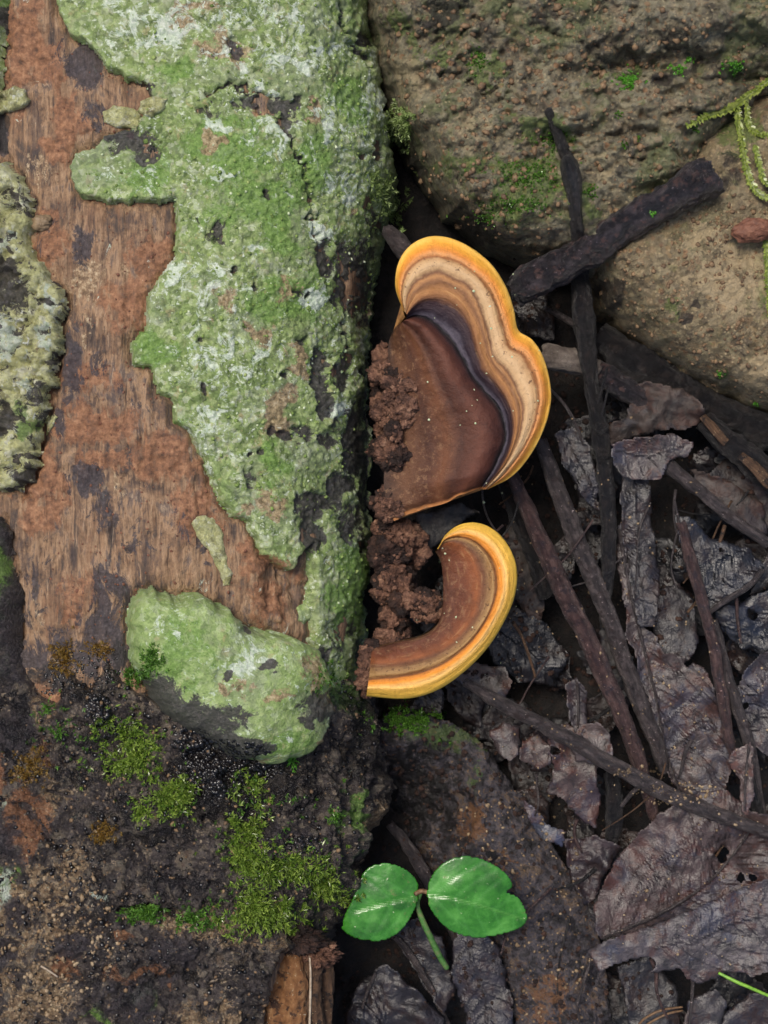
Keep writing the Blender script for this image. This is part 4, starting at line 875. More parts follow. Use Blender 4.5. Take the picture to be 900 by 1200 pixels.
leaf('dead_leaf', [(790,602),(812,606),(832,630),(850,634),(876,642),(895,660),(893,672),(860,700),(826,722),(815,700),(800,650)],
     lz(-84, 0, 0, 840, 660, 5, 104), (50,54,68), 'glossy blue black triangular leaf scrap beside the rust brown twig', veins=[[(815,700),(850,680),(892,668)],[(830,665),(850,650),(878,646)],[(840,680),(836,650)],[(860,670),(858,646)]], vw=2, holes=[(846,645,3)], seed=4, rough=.34)
leaf('dead_leaf', [(838,716),(870,704),(900,690),(980,700),(990,780),(900,772),(868,760),(842,736)], lz(-100, 0, 0, 880, 730, 6, 105), (58,62,76), 'dark blue grey leaf with a round hole at the right edge', holes=[(882,721,6)], veins=[[(842,730),(880,745),(930,750)]], seed=5, rough=.34)
leaf('dead_leaf', [(866,800),(872,785),(884,774),(900,762),(990,755),(990,880),(900,886),(878,872),(866,835)], lz(-106, 0, 0, 880, 820, 7, 106), (100,84,88), 'purplish leaf with fine parallel veins at the right edge', veins=[[(872,860),(888,835),(892,800),(900,780)]]+[[(870,845-10*k),(888,842-10*k)] for k in range(5)], vw=1.2, holes=[(874,826,4)], seed=6)
leaf('dead_leaf', [(716,520),(735,514),(790,508),(815,520),(806,534),(786,540),(774,562),(745,562),(730,560),(718,545)], lz(-74, 0, .1, 760, 530, 6, 107), (116,96,92), 'crumpled pale mauve brown leaf scrap right of the black twig', seed=7, veins=[[(722,528),(760,535),(800,522)]])
leaf('dead_leaf', [(728,556),(762,556),(763,600),(770,640),(774,690),(768,735),(748,735),(738,690),(732,640),(726,600)], lz(-98, 0, 0, 750, 640, 5, 108), (74,66,68), 'dull grey hanging leaf strip below the pale mauve brown scrap', seed=8, veins=[[(742,560),(748,640),(756,730)]])
leaf('dead_leaf', [(745,450),(760,447),(800,455),(826,475),(822,495),(800,506),(780,503),(745,512),(715,522),(706,500),(735,490)], lz(-92, 0, 0, 770, 480, 9, 109, .04), (98,70,54), 'crusty brown leaf just under the edge of the sandy boulder', seed=9, rough=.7)
leaf('dead_leaf', [(650,508),(672,500),(690,520),(701,560),(703,600),(690,590),(676,572),(660,545)], lz(-100, 0, 0, 680, 550, 4, 110), (72,68,74), 'narrow slate grey leaf between the larger fungus and the black twig', seed=10, veins=[[(660,508),(685,550),(700,592)]])
leaf('dead_leaf', [(762,690),(790,684),(812,700),(820,750),(806,776),(776,768),(764,740)], lz(-120, 0, 0, 790, 730, 4, 111), (66,58,62), 'smooth dark grey leaf sunk left of the rust brown twig', seed=11)
leaf('dead_leaf', [(640,866),(662,846),(690,862),(704,880),(699,918),(706,935),(697,972),(682,962),(660,937),(640,930),(650,900)], lz(-96, 0, 0, 670, 900, 6, 112), (128,92,80), 'pinkish brown leaf piece just under the crossing grey twig', seed=12, holes=[(648,880,7)], ragged=2)
leaf('dead_leaf', [(572,858),(590,844),(612,850),(608,885),(597,893),(582,882)], lz(-106, 0, 0, 590, 870, 4, 113), (110,86,84), 'small brown leaf scrap left end of the three below the grey twig', seed=13)
leaf('dead_leaf', [(610,868),(632,860),(645,872),(646,895),(630,902),(606,888)], lz(-100, 0, 0, 625, 880, 4, 114), (126,92,80), 'small pinkish scrap in the middle of the three below the grey twig', seed=14)
leaf('dead_leaf', [(664,872),(680,850),(700,846),(718,866),(716,884),(700,896),(676,892)], lz(-78, 0, 0, 690, 870, 5, 115), (126,98,92), 'curled pale brown scrap sitting on the thick reddish twig at the crossing', seed=15)
leaf('dead_leaf', [(526,792),(556,776),(590,780),(602,798),(590,822),(560,815)], lz(-120, 0, 0, 560, 800, 5, 116), (104,80,72), 'brown leaf in shade below the yellow fungus tip', seed=16)
leaf('dead_leaf', [(662,800),(676,792),(690,812),(688,850),(678,872),(668,842)], lz(-90, 0, 0, 670, 830, 4, 117), (94,76,78), 'slim brown leaf with a stalk left of the thick reddish twig', mid=[(676,796),(678,830),(676,872)], seed=17)
leaf('dead_leaf', [(850,892),(864,876),(882,868),(884,930),(876,958),(868,950),(866,912)], lz(-72, 0, 0, 870, 910, 3, 118), (150,112,98), 'pale salmon leaf sliver above the crossing twig near the right edge', mid=[(878,872),(874,910),(872,950)], seed=18)
leaf('dead_leaf', [(660,985),(700,978),(730,992),(712,1020),(700,1050),(686,1062),(668,1030)], lz(-110, 0, 0, 690, 1010, 10, 119, .04), (82,58,60), 'crumpled maroon leaf between the bark slab and the big brown leaf', seed=19)
leaf('dead_leaf', [(614,938),(630,948),(640,964),(664,974),(660,992),(636,984),(622,968)], lz(-112, 0, 0, 640, 965, 5, 120), (104,112,138), 'small pale blue leaf scrap above the bark slab', seed=20, rough=.34)
leaf('dead_leaf', [(876,700),(900,690),(960,680),(960,640),(900,636),(892,668)], lz(-116, 0, 0, 900, 670, 5, 121), (64,54,54), 'dark brown leaf behind the blue black scrap at the right edge', seed=21)
leaf('dead_leaf', [(560,720),(600,706),(640,730),(668,770),(650,806),(610,800),(575,775)], lz(-138, 0, 0, 610, 760, 7, 122), (42,42,50), 'black wet leaf in the hollow right of the yellow fungus', seed=22, rough=.35, veins=[[(575,730),(620,765),(655,800)]])
leaf('dead_leaf', [(404,1190),(422,1150),(452,1128),(486,1158),(520,1190),(540,1260),(400,1260)], lz(-110, 0, 0, 460, 1190, 9, 123, .03), (66,58,66), 'dark mottled leaf at the bottom edge below the seedling', seed=23, mid=[(440,1140),(425,1180),(418,1240)])
leaf('dead_leaf', [(532,1092),(560,1086),(584,1110),(600,1170),(606,1260),(560,1260),(548,1200),(528,1140)], lz(-122, 0, 0, 560, 1170, 6, 124), (70,62,74), 'dark bluish leaf at the bottom right of the seedling stem', seed=24, veins=[[(545,1100),(570,1170),(575,1250)]])
leaf('dead_leaf', [(455,1085),(490,1075),(520,1100),(534,1160),(520,1190),(486,1140)], lz(-136, 0, 0, 490, 1130, 5, 125), (58,52,60), 'dark narrow leaf directly below the seedling', seed=25)
leaf('dead_leaf', [(722,1132),(762,1118),(792,1156),(800,1205),(780,1260),(740,1250),(735,1190)], lz(-124, 0, 0, 760, 1180, 6, 126), (66,60,62), 'dark folded leaf under the lower edge of the mauve grey leaf', seed=26)
leaf('dead_leaf', [(806,1172),(838,1158),(852,1176),(846,1200),(830,1250),(790,1250)], lz(-112, 0, 0, 820, 1190, 5, 127), (88,80,84), 'small grey leaf at the bottom edge below the mauve grey leaf', seed=27)
leaf('dead_leaf', [(845,1190),(880,1165),(960,1160),(960,1260),(850,1260)], lz(-118, 0, 0, 890, 1190, 8, 128), (78,66,68), 'brown grey leaf in the bottom right corner', seed=28)
leaf('dead_leaf', [(806,548),(850,560),(895,590),(900,628),(862,606),(826,580)], lz(-112, 0, 0, 850, 580, 5, 129), (94,66,52), 'brown leaf behind the slanting flat twig', seed=29, rough=.6)
leaf('dead_leaf', [(826,560),(850,535),(890,560),(960,620),(960,660),(900,620)], lz(-122, 0, 0, 880, 590, 5, 130), (80,58,48), 'brown leaf remnant beneath the burnt stick', seed=30, rough=.6)
leaf('dead_leaf', [(700,740),(720,728),(736,760),(742,800),(730,830),(708,800)], lz(-132, 0, 0, 720, 780, 4, 131), (60,50,52), 'dark leaf scrap between the two parallel twigs', seed=31)
leaf('dead_leaf', [(600,600),(622,640),(640,700),(632,740),(612,730),(596,680),(590,630)], lz(-144, 0, 0, 615, 670, 8, 132, .04), (88,70,56), 'rough brown leaf edge in shade right of the crescent fungus', seed=32, rough=.7)
leaf('dead_leaf', [(490,600),(540,590),(565,600),(540,612),(510,640),(490,650),(478,620)], lz(-84, 0, 0, 510, 615, 5, 133), (56,46,40), 'dark brown leaf wedged between the two fungi', seed=33, rough=.6)

MARKS = [(690,420,'by the black twig below the charred stick'),(770,480,'by the crusty brown leaf under the sandy boulder'),(850,520,'by the burnt stick at the right'),(850,580,'by the slanting flat twig'),(845,665,'by the blue black leaf scrap'),(885,730,'by the leaf with the round hole'),(880,830,'by the veined leaf at the right edge'),(700,600,'by the lower half of the black twig'),(640,660,'by the thick reddish twig'),(600,740,'in the hollow right of the yellow crescent fungus'),(745,700,'by the grey hanging leaf strip'),(790,850,'by the long torn brown leaf'),(600,840,'above the left end of the crossing grey twig'),(680,900,'below the middle of the crossing grey twig'),(640,960,'by the pale blue leaf scrap'),(820,1000,'by the big reddish brown leaf'),(840,1100,'by the mauve grey leaf'),(760,1170,'at the bottom edge under the mauve grey leaf'),(460,1120,'below the left seedling leaf'),(560,1150,'below the right seedling leaf'),(500,960,'in the dark hollow above the seedling'),(620,520,'between the larger fungus and the twigs'),(900,1180,'in the bottom right corner')]
def near(u, v): return min(MARKS, key=lambda m: (m[0]-u)**2+(m[1]-v)**2)[2]
# filler: leaf fragments buried beneath the others
def frag(k, uc, vc, r, z, c, group, label):
    a = np.linspace(0, 2*math.pi, 13)[:-1]; ex = rng.uniform(1.1, 1.9); ro = rng.uniform(0, math.pi)
    rr = r*(1+.28*rng.standard_normal(12).clip(-1, 1)); x = rr*np.cos(a)*ex; y = rr*np.sin(a)/ex**.5
    P = [(uc+x_*math.cos(ro)-y_*math.sin(ro), vc+x_*math.sin(ro)+y_*math.cos(ro)) for x_, y_ in zip(x, y)]
    d = (math.cos(ro)*r*ex, math.sin(ro)*r*ex)
    leaf('leaf_fragment', P, lz(z, rng.uniform(-.12, .12), rng.uniform(-.12, .12), uc, vc, 7, 200+k, .03), c, label, veins=[[(uc-d[0], vc-d[1]), (uc, vc), (uc+d[0], vc+d[1])]], seed=k+60, cat='leaf fragment', group=group, h=4.0, vw=2, rough=rng.choice([.36, .5]), lateral=17)
cols = [(46,38,38),(58,44,40),(70,54,48),(40,40,46),(84,62,52),(52,50,56),(62,42,38)]
k = 0
for i in range(420):
    uc, vc = rng.uniform(450, 990), rng.uniform(360, 1290)
    if vc < 430+ (uc-640)*.42 and uc > 640: continue
    if uc < 600 and vc < 640: continue
    if uc < 700 and vc > 850 and uc > 430 and (uc-430) > (vc-860)*.2 and uc < 560+(vc-850)*.45: continue
    ci = rng.integers(len(cols))
    rad = rng.uniform(15, 34)
    frag(k, uc, vc, rad, rng.uniform(-196, -140), cols[ci], 'dark leaf fragments buried in the litter', ['dark brown', 'dull brown', 'mid brown', 'charcoal grey', 'reddish brown', 'slate grey', 'dark red brown'][ci]+' '+('small' if rad < 21 else 'broad' if rad > 28 else 'ragged')+' leaf fragment '+near(uc, vc))
    k += 1
    if k >= 90: break

# ------------------------------------------------------------------ decayed bark slab in the lower middle
SL = [(440,842),(490,836),(530,846),(566,872),(592,905),(622,952),(656,1000),(690,1060),(710,1120),(716,1180),(716,1280),(604,1280),(604,1200),(590,1130),(560,1085),(520,1050),(490,1000),(448,960),(436,900)]
def slab_z(u, v):
    d = seg_near(u, v, [(480,860,560,960),(560,960,640,1080),(640,1080,665,1280)])[0].reshape(u.shape)
    hollow = blobs(u, v, [(480,940,60,50)], 10, .03, 2)
    return -118-.010*np.clip(d, 0, 90)**2*.8+14*fbm(u*.02, v*.02, 0, 5, 140, .6)+5*(.5-cells(u*.09, v*.09, 141)[0])-60*hollow+2.5*fbm(u*.3, v*.3, 0, 2, 142)
def slab_mat():
    g = G('decayed bark slab'); c = g.ramp(g.noise(18, 7, .7, .5), [(.34, (18, 16, 17)), (.45, (42, 39, 42)), (.54, (72, 68, 74)), (.62, (96, 80, 66)), (.7, (44, 38, 36))])
    c = g.mix(g.math('MULTIPLY', g.step(g.noise(6, 4, .65, 0, None, 9), .60, .68), g.step(g.noise(50, 3, .5, 0, None, 2), .40, .56)), c, (140, 112, 78))
    A = g.rgb('ma'); f = g.noise(8, 4, .7)
    f = g.noise(16, 9, .78, .6); m = lambda x: g.step(g.math('ADD', g.math('MULTIPLY', x, .75), g.math('MULTIPLY', g.math('SUBTRACT', f, .5), 2.8)), .42, .6)
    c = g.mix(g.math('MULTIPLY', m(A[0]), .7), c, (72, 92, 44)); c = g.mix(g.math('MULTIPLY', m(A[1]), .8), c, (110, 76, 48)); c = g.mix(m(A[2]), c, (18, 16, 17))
    b = g.bump(g.noise(9, 6, .7), 6); b = g.bump(g.noise(3, 3, .6), 2, b)
    return g.done(c, g.math('MULTIPLY_ADD', g.noise(15), .4, .28), b, .5)
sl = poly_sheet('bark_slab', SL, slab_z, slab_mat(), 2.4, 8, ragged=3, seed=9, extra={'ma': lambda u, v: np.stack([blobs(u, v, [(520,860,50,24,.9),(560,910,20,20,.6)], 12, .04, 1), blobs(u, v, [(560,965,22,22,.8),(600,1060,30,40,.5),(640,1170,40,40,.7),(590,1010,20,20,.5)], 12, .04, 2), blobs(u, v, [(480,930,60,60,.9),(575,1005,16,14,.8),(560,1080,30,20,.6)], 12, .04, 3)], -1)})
tag(sl, 'decayed dark bark slab with tan specks, right of the green seedling', 'bark')

# ------------------------------------------------------------------ seedling
sd_root = empty('seedling', tuple(W(522, 1136, -150)), 'small green seedling with two round glossy leaves at the foot of the log', 'seedling')
SL1 = [(400,1088),(404,1072),(412,1056),(420,1036),(428,1020),(444,1012),(462,1013),(480,1022),(490,1036),(491,1052),(484,1070),(474,1086),(460,1098),(444,1103),(428,1102),(412,1098)]
SL2 = [(500,1046),(504,1030),(514,1016),(530,1006),(548,1003),(568,1008),(586,1018),(598,1030),(600,1040),(593,1045),(606,1051),(614,1062),(618,1076),(612,1086),(598,1092),(580,1097),(560,1099),(540,1096),(524,1088),(510,1074),(502,1060)]
def lv(uc, vc, z, su, sv, amp, sg):
    return lambda u, v: z+su*(u-uc)+sv*(v-vc)-.0022*((u-uc)**2+(v-vc)**2)+amp*np.sin((u-uc)*.05)*0+2*fbm(u*.03, v*.03, 0, 2, sg)
def smooth_poly(P): Q = spl(np.array(P+[P[0]], float), 3)[:-1]; return [tuple(q) for q in Q]
l1 = poly_sheet('leaf', smooth_poly(SL1), lv(445,1058,-34,-.05,-.06,0,150), M['seed'], 2.0, 1.4, veins=[[(491,1050),(470,1054),(445,1060),(415,1068)]], vw=1.6, vh=2.8, lateral=24, parent=sd_root, ragged=0)
l1['label'] = 'left leaf, partly tucked under the moss edge'
l2 = poly_sheet('leaf', smooth_poly(SL2), lv(555,1052,-30,-.06,-.10,0,151), M['seed'], 2.0, 1.4, veins=[[(500,1048),(530,1052),(560,1060),(616,1078)]], vw=1.5, vh=2.2, lateral=24, parent=sd_root, ragged=0)
l2['label'] = 'right leaf with a small notch in its rim'
tube('stem', [(494,1044,-42,5),(490,1060,-58,5.5),(498,1082,-66,7),(508,1108,-84,7),(523,1135,-106,6)], simple('seedling stem', [(.3, (46, 92, 36)), (.5, (84, 130, 64)), (.7, (120, 120, 84))], 12, .4, 1), sd_root, 10, .06, 2)
tube('petiole', [(486,1048,-38,5),(494,1044,-42,6),(502,1046,-36,5)], M['tanfiber'], sd_root, 8, .06, 3)

# ------------------------------------------------------------------ chips, strands and other small things
o = lump('bark_chip', 884, 270, top_z(884,270)+10, 26, 15, 11, M['chip'], None, 77, .22, 1.6, 40, .03); tag(o, 'reddish brown bark chip resting on the sandy boulder at the right edge', 'bark chip')
def fiber(name, pts, mat, label, cat): tag(tube(name, pts, mat, None, 6, .05, 1, 2.5), label, cat)
fiber('grass_blade', [(842,1140,-66,3.5),(862,1150,-60,4.5),(885,1160,-60,4),(930,1180,-66,4)], simple('fresh grass', [(.3, (90, 140, 40)), (.7, (140, 190, 70))], 8, .4, .4), 'bright green grass blade poking out below the mauve grey leaf', 'grass')
for q, (a, b) in enumerate([(0, 'outer'), (7, 'inner')]):
    fiber('rootlet', [(745+a,1206,-100,3),(755+a,1194+a*.6,-92,3),(775+a,1184+a*.6,-88,3),(800,1180+a*.6,-92,2.5)], M['tanfiber'], b+' of two curled tan rootlets at the bottom edge', 'rootlet')

r3 = np.random.default_rng(21)
for k in range(34):
    u0, v0 = r3.uniform(560, 880), r3.uniform(420, 1160)
    if v0 < 440+(u0-620)*.5: v0 += 160
    if u0 < 700 and v0 > 840 and u0 < 560+(v0-850)*.45: u0 += 160
    a = r3.uniform(-2.2, -.6)+math.pi; L = r3.uniform(40, 120); z0 = r3.uniform(-118, -76); wd = r3.uniform(2, 5.5); b = r3.uniform(-.5, .5); P = []
    for q in range(5):
        P.append((u0, v0, z0+4*math.sin(q*1.7+k), wd*(1-.1*q))); u0 += L/4*math.cos(a); v0 += L/4*math.sin(a); a += b*.5+r3.normal()*.18
    o = tube('thin_twig', P, M[['greytwig', 'black', 'redtwig', 'tantwig'][k % 4]], None, 7, .12, k, 3.0)
    tag(o, ['grey', 'black', 'reddish brown', 'tan'][k % 4]+' thin dead twig lying loose '+near(P[2][0], P[2][1]), 'twig', 'thin loose twigs in the litter')

# ---- surfaces so far, for things that grow or lie on them
bpy.context.view_layer.update()
dg = bpy.context.evaluated_depsgraph_get()
def hit(u, v):
    """what the photograph shows at u, v: point (units), normal, object"""
    d = Vector(((u-450)/D, (600-v)/D, -1)).normalized()
    ok, p, n, i, ob, mt = sc.ray_cast(dg, Vector((0, 0, D*S)), d)
    if not ok: return None
    return np.array(p)/S, np.array(n), ob

def moss(name, regions, count, mat, label, length=9, leafl=4.0, leafw=1.4, per=9, seed=0, cat='moss', lean=.5, only=None, kind='stuff', spread=1.0):
    if only is None and not name.startswith('rock'): count = int(count*.8); count = int(count*1.25); leafl *= 1.35; leafw *= 1.15; lean *= 1.6; length *= 1.15
    r = np.random.default_rng(seed); V = []; Fq = []; rn = []; tp = []
    tot = sum(b[2]*b[3] for b in regions); nv = 0
    for b in regions:
        for _ in range(int(count*b[2]*b[3]/tot)):
            a = r.uniform(0, 2*math.pi); q = min(1.7, abs(r.normal())*.5+.35*math.sqrt(r.uniform()))*(1+.22*math.sin(3*a+b[0])+.18*math.sin(7*a+b[1])); u_, v_ = b[0]+b[2]*q*math.cos(a), b[1]+b[3]*q*math.sin(a)
            if not name.startswith('rock') and float(fbm(np.array(u_*.045), np.array(v_*.045), 0, 3, seed+400)) < -.13+.1*r.normal(): continue
            hh = hit(u_, v_)
            if hh is None or (only and not hh[2].name.startswith(only)): continue
            p, n, ob = hh; edge = 1-.4*q
            dr = n*.7+np.array([0, 0, .5])+lean*r.normal(size=3)*.6; dr /= np.linalg.norm(dr)
            L = length*r.uniform(.35, 1.35)*edge; k0 = r.uniform(); bend = r.normal(size=3)*.25
            e1 = np.cross(dr, [.3, .9, .1]); e1 /= np.linalg.norm(e1); e2 = np.cross(dr, e1)
            p = p-dr*1.0
            for j in range(per):
                t = (j+.6)/per; c = p+dr*L*t+bend*L*t*t; an = j*2.4+k0*6
                out = (math.cos(an)*e1+math.sin(an)*e2)*spread; ld = out*(.9-.35*t)+dr*(.55+.5*t); ld /= np.linalg.norm(ld)
                sd = np.cross(ld, dr); sd /= np.linalg.norm(sd)+1e-6; ll = leafl*(1-.35*t)*r.uniform(.7, 1.2); ww = leafw*r.uniform(.8, 1.2)
                up = np.cross(sd, ld)*ww*.35
                V += [c, c+ld*ll*.45+sd*ww/2+up, c+ld*ll, c+ld*ll*.45-sd*ww/2+up]
                Fq.append((nv, nv+1, nv+2, nv+3)); nv += 4
                x = min(1, max(0, .5*k0+.5*r.uniform())); rn += [x]*4; tp += [t*.4, t, t, t]
    o = mk(name, np.array(V), np.array(Fq), mat, None, {'rnd': np.array(rn), 'tip': np.array(tp)}, smooth=False)
    return tag(o, label, cat, None, kind)

def beads(name, regions, count, mat, label, cat, size=(1.5, 3.5), seed=0, only=None, lift=.3, flatn=.7, zmax=1e9, clean=('cap', 'margin', 'leaf', 'pore')):
    r = np.random.default_rng(seed); V = []; F = []; nv = 0
    tot = sum(b[2]*b[3] for b in regions)
    ico = np.array([(0,0,1),(.9,0,.35),(.28,.85,.35),(-.72,.52,.35),(-.72,-.52,.35),(.28,-.85,.35),(.72,.52,-.4),(-.28,.85,-.4),(-.9,0,-.4),(-.28,-.85,-.4),(.72,-.52,-.4),(0,0,-1)])
    fc = [(0,1,2),(0,2,3),(0,3,4),(0,4,5),(0,5,1),(1,6,2),(2,6,7),(2,7,3),(3,7,8),(3,8,4),(4,8,9),(4,9,5),(5,9,10),(5,10,1),(1,10,6),(11,7,6),(11,8,7),(11,9,8),(11,10,9),(11,6,10)]
    for b in regions:
        for _ in range(int(count*b[2]*b[3]/tot)):
            a = r.uniform(0, 2*math.pi); q = math.sqrt(r.uniform()); hh = hit(b[0]+b[2]*q*math.cos(a), b[1]+b[3]*q*math.sin(a))
            if hh is None or (only and not hh[2].name.startswith(only)): continue
            if hh[0][2] > zmax or hh[2].name.split('.')[0] in clean: continue
            p = hh[0]+hh[1]*lift; s_ = r.uniform(*size)*r.uniform(.6, 1)*np.array([r.uniform(.7, 1.5), r.uniform(.7, 1.3), flatn]); w_ = r.uniform(0, 6.28)
            q_ = ico*s_*(1+.2*r.uniform(-1, 1, (12, 1))); q_ = np.stack([q_[:,0]*math.cos(w_)-q_[:,1]*math.sin(w_), q_[:,0]*math.sin(w_)+q_[:,1]*math.cos(w_), q_[:,2]], 1)
            V.append(q_+p); F += [(x+nv, y+nv, z+nv) for x, y, z in fc]; nv += 12
    o = mk(name, np.concatenate(V), np.array(F), mat, None); return tag(o, label, cat, None, 'stuff')

# thin lichen chips on the bare wood (parts of the log)
def chip(name, outline, lift, mat, label, seed, A=(), parent=log, thick=5):
    P = rough_poly(outline, 4, 2.0, seed, fr=.15); Pa = np.array(P); h = 2.2; x0, y0 = Pa.min(0)-2*h; x1, y1 = Pa.max(0)+2*h
    u, v = np.meshgrid(np.arange(x0, x1+h, h), np.arange(y0, y1+h, h), indexing='ij'); sd, bx, by = sdist(u, v, [P])
    k = sd > -1.2*h; snap = sd < .2*h; uu = np.where(snap, bx, u); vv = np.where(snap, by, v)
    z = np.zeros(u.shape)
    for i, j in zip(*np.nonzero(k)):
        q = hit(uu[i, j], vv[i, j]); z[i, j] = q[0][2] if q else 0
    zz = z+lift*np.clip(.25+sd/5, 0, 1)+1.8*fbm(u*.2, v*.2, 0, 3, seed)
    keep = k[:-1,:-1] & k[1:,:-1] & k[1:,1:] & k[:-1,1:]
    ma, mb = masks(uu, vv, A, [], [], [], [])
    o = mk(name, W(uu, vv, zz), grid(*u.shape, keep), mat, parent, {'ma': ma, 'mb': mb}); md = o.modifiers.new('thickness', 'SOLIDIFY'); md.thickness = thick*S; md.offset = 1; md2 = None
    o['label'] = label; return o
chip('lichen', [(223,614),(236,605),(250,606),(260,624),(264,645),(272,672),(270,684),(262,686),(254,664),(246,648),(232,634)], 4, M['plate'], 'small pale lichen flake on the bare wood', 5)
chip('lichen', [(348,712),(356,706),(365,712),(364,726),(355,732),(348,726)], 5, M['burl'], 'tiny round green lichen dot', 6)
chip('lichen', [(-40,98),(4,108),(18,100),(30,104),(36,116),(30,126),(10,132),(-40,140)], 10, M['plate'], 'pale green lichen flake sticking out at the left edge', 7)
chip('lichen', [(120,132),(134,124),(158,128),(168,140),(160,150),(140,152),(122,144)], 5, M['plate'], 'pale lichen islet in the dark notch of the bark', 8)
chip('lichen', [(164,118),(182,112),(196,116),(190,130),(176,138),(162,132)], 5, M['plate'], 'pale lichen bump beside the dark notch', 9)
chip('lichen', [(52,492),(62,484),(68,488),(62,500),(54,510)], 5, M['plate'], 'small lichen scrap under the loose bark plate', 10)
o = lump('resin_knob', 49, 261, float(hit(49, 261)[0][2])+2, 12, 9, 7, M['crumb'], log, 31, .25, 2, 22, .1); o['label'] = 'small pale knob on the bare wood'

# moss on the log
moss('moss_clump', [(150,865,36,22),(120,870,18,26),(170,890,30,22),(145,905,28,18)], 900, M['moss'], 'bright green moss tuft to the lower left of the burl', 11, 5, 1.7, 9, 1)
moss('moss_clump', [(205,930,26,20),(185,940,24,14),(165,952,14,8)], 520, M['moss'], 'green moss tuft below the black beads, left of the long moss strip', 11, 5, 1.7, 9, 2)
moss('moss_clump', [(160,788,18,14),(178,772,12,12)], 260, M['mossdeep'], 'dark green moss tuft against the upper left rim of the burl', 10, 5, 1.8, 8, 3)
moss('moss_clump', [(52,835,16,16),(65,850,14,12)], 220, M['mossdeep'], 'small dark green moss tuft at the far left beside the brown moss', 9, 5, 1.8, 8, 4)
moss('moss_clump', [(72,762,14,18),(115,762,14,10),(80,780,18,12)], 320, M['mossbrown'], 'rusty brown moss at the foot of the bare wood', 9, 5, 1.5, 8, 5)
moss('moss_clump', [(292,930,14,24),(290,965,18,36),(290,1005,22,22)], 900, M['moss'], 'upright strip of yellow green moss under the burl', 12, 5.5, 1.6, 9, 6)
moss('moss_clump', [(330,1020,46,24),(365,1040,44,26),(320,1055,50,26),(395,1035,24,24),(300,1075,50,18)], 2200, M['moss'], 'broad moss cushion at the foot of the log beside the seedling', 13, 6, 1.6, 9, 7, lean=.8)
moss('moss_clump', [(330,1010,80,50),(290,950,34,60),(385,1050,30,30),(250,1060,40,24)], 420, M['mossdeep'], 'thin scattered dark green moss around the edge of the broad cushion', 7, 5, 1.6, 8, 31, lean=.9, only='bark')
moss('moss_clump', [(150,880,70,50),(200,940,50,30),(70,850,40,34)], 300, M['mossdeep'], 'thin scattered moss around the bright tufts left of the burl', 7, 5, 1.6, 8, 32, lean=.9, only='bark')
moss('moss_clump', [(165,1070,20,12),(180,1068,14,10)], 240, M['mossdeep'], 'small green moss patch in the crack of the dark lower bark', 9, 5, 1.8, 8, 8)
moss('moss_clump', [(235,1078,26,12),(215,1082,14,8)], 220, M['mossdeep'], 'low moss patch between the crack patch and the broad cushion', 8, 5, 1.8, 8, 9)
moss('moss_clump', [(120,975,18,12)], 120, M['mossbrown'], 'brownish moss speck on the dark bark below the bright tuft', 7, 4, 1.6, 8, 10)
moss('moss_clump', [(42,895,20,22),(30,905,12,16)], 200, M['mossbrown'], 'faded olive moss patch at the left under the dark green tuft', 6, 4, 1.5, 7, 11)
moss('moss_clump', [(345,960,16,10),(350,940,14,10)], 110, M['mossdeep'], 'sparse moss on the dark flank right of the long moss strip', 7, 4.5, 1.6, 7, 12)
moss('moss_clump', [(393,955,7,26),(398,975,8,8)], 130, M['mossdeep'], 'narrow green moss streak on the lower right flank of the log', 6, 4.5, 1.6, 7, 13)
moss('moss_clump', [(340,889,8,7)], 40, M['sprout'], 'tiny vivid green moss star just under the burl', 10, 7, 1.8, 8, 14, lean=.9)
moss('moss_clump', [(455,225,20,20),(448,250,18,26),(468,215,10,12)], 620, M['mosspale'], 'pale green moss fringe on the log edge above the larger fungus', 12, 6, 2.2, 8, 15, lean=.9)
moss('moss_clump', [(462,140,16,24),(475,150,12,18)], 340, M['mosspale'], 'pale moss fringe higher up where log and boulder meet', 9, 5.5, 2.2, 8, 16, lean=.9)
moss('moss_clump', [(385,795,24,14),(400,780,20,12)], 190, M['mossdeep'], 'short moss film right of the burl', 5, 4, 1.6, 7, 17)
moss('moss_clump', [(470,845,34,16),(500,840,20,12)], 240, M['mossdeep'], 'dim green moss in shade under the crescent fungus', 7, 5, 1.8, 7, 18)
# rock moss
moss('rock_moss', [(620,205,40,20),(610,240,40,12),(650,165,24,14),(570,255,20,10)], 520, M['mossdeep'], 'thin green moss film in the middle of the mossy boulder', 3.5, 3.2, 1.8, 5, 20, only='mossy_rock')
moss('rock_moss', [(735,95,16,9),(795,82,10,6),(860,78,12,8),(808,72,5,5)], 150, M['sprout'], 'fresh green moss dots under the upper ledge of the mossy boulder', 3.5, 4, 2.4, 5, 21, only='mossy_rock')
moss('rock_moss', [(725,135,6,5),(750,162,5,4),(732,170,5,4),(690,225,9,9),(815,150,6,5),(560,70,10,14)], 150, M['mossdeep'], 'scattered green moss specks on the ledges left of the moss strands', 3, 3.2, 2, 5, 22, only='mossy_rock')
moss('rock_moss', [(845,438,5,4),(885,473,4,3),(765,250,5,4)], 40, M['sprout'], 'few green specks along the lower rim of the sandy boulder', 2.5, 3, 2, 5, 23)

# black wet beads of dead moss
BD = [(262,880,54,14),(225,868,24,16),(290,905,44,12),(230,905,24,16),(115,835,16,22),(250,925,20,12),(355,988,26,9),(130,850,14,14)]
beads('dead_moss', BD, 1500, M['bead'], 'black glistening beads of dead moss under the burl', 'dead moss', (2.2, 4.2), 3, lift=1.5)
beads('dead_moss', [(92,790,46,14),(110,770,30,12),(90,810,50,10),(130,792,20,8)], 420, M['bead'], 'black crumbs of dead moss around the brown moss at the foot of the bare wood', 'dead moss', (1.6, 3.2), 4, lift=1)

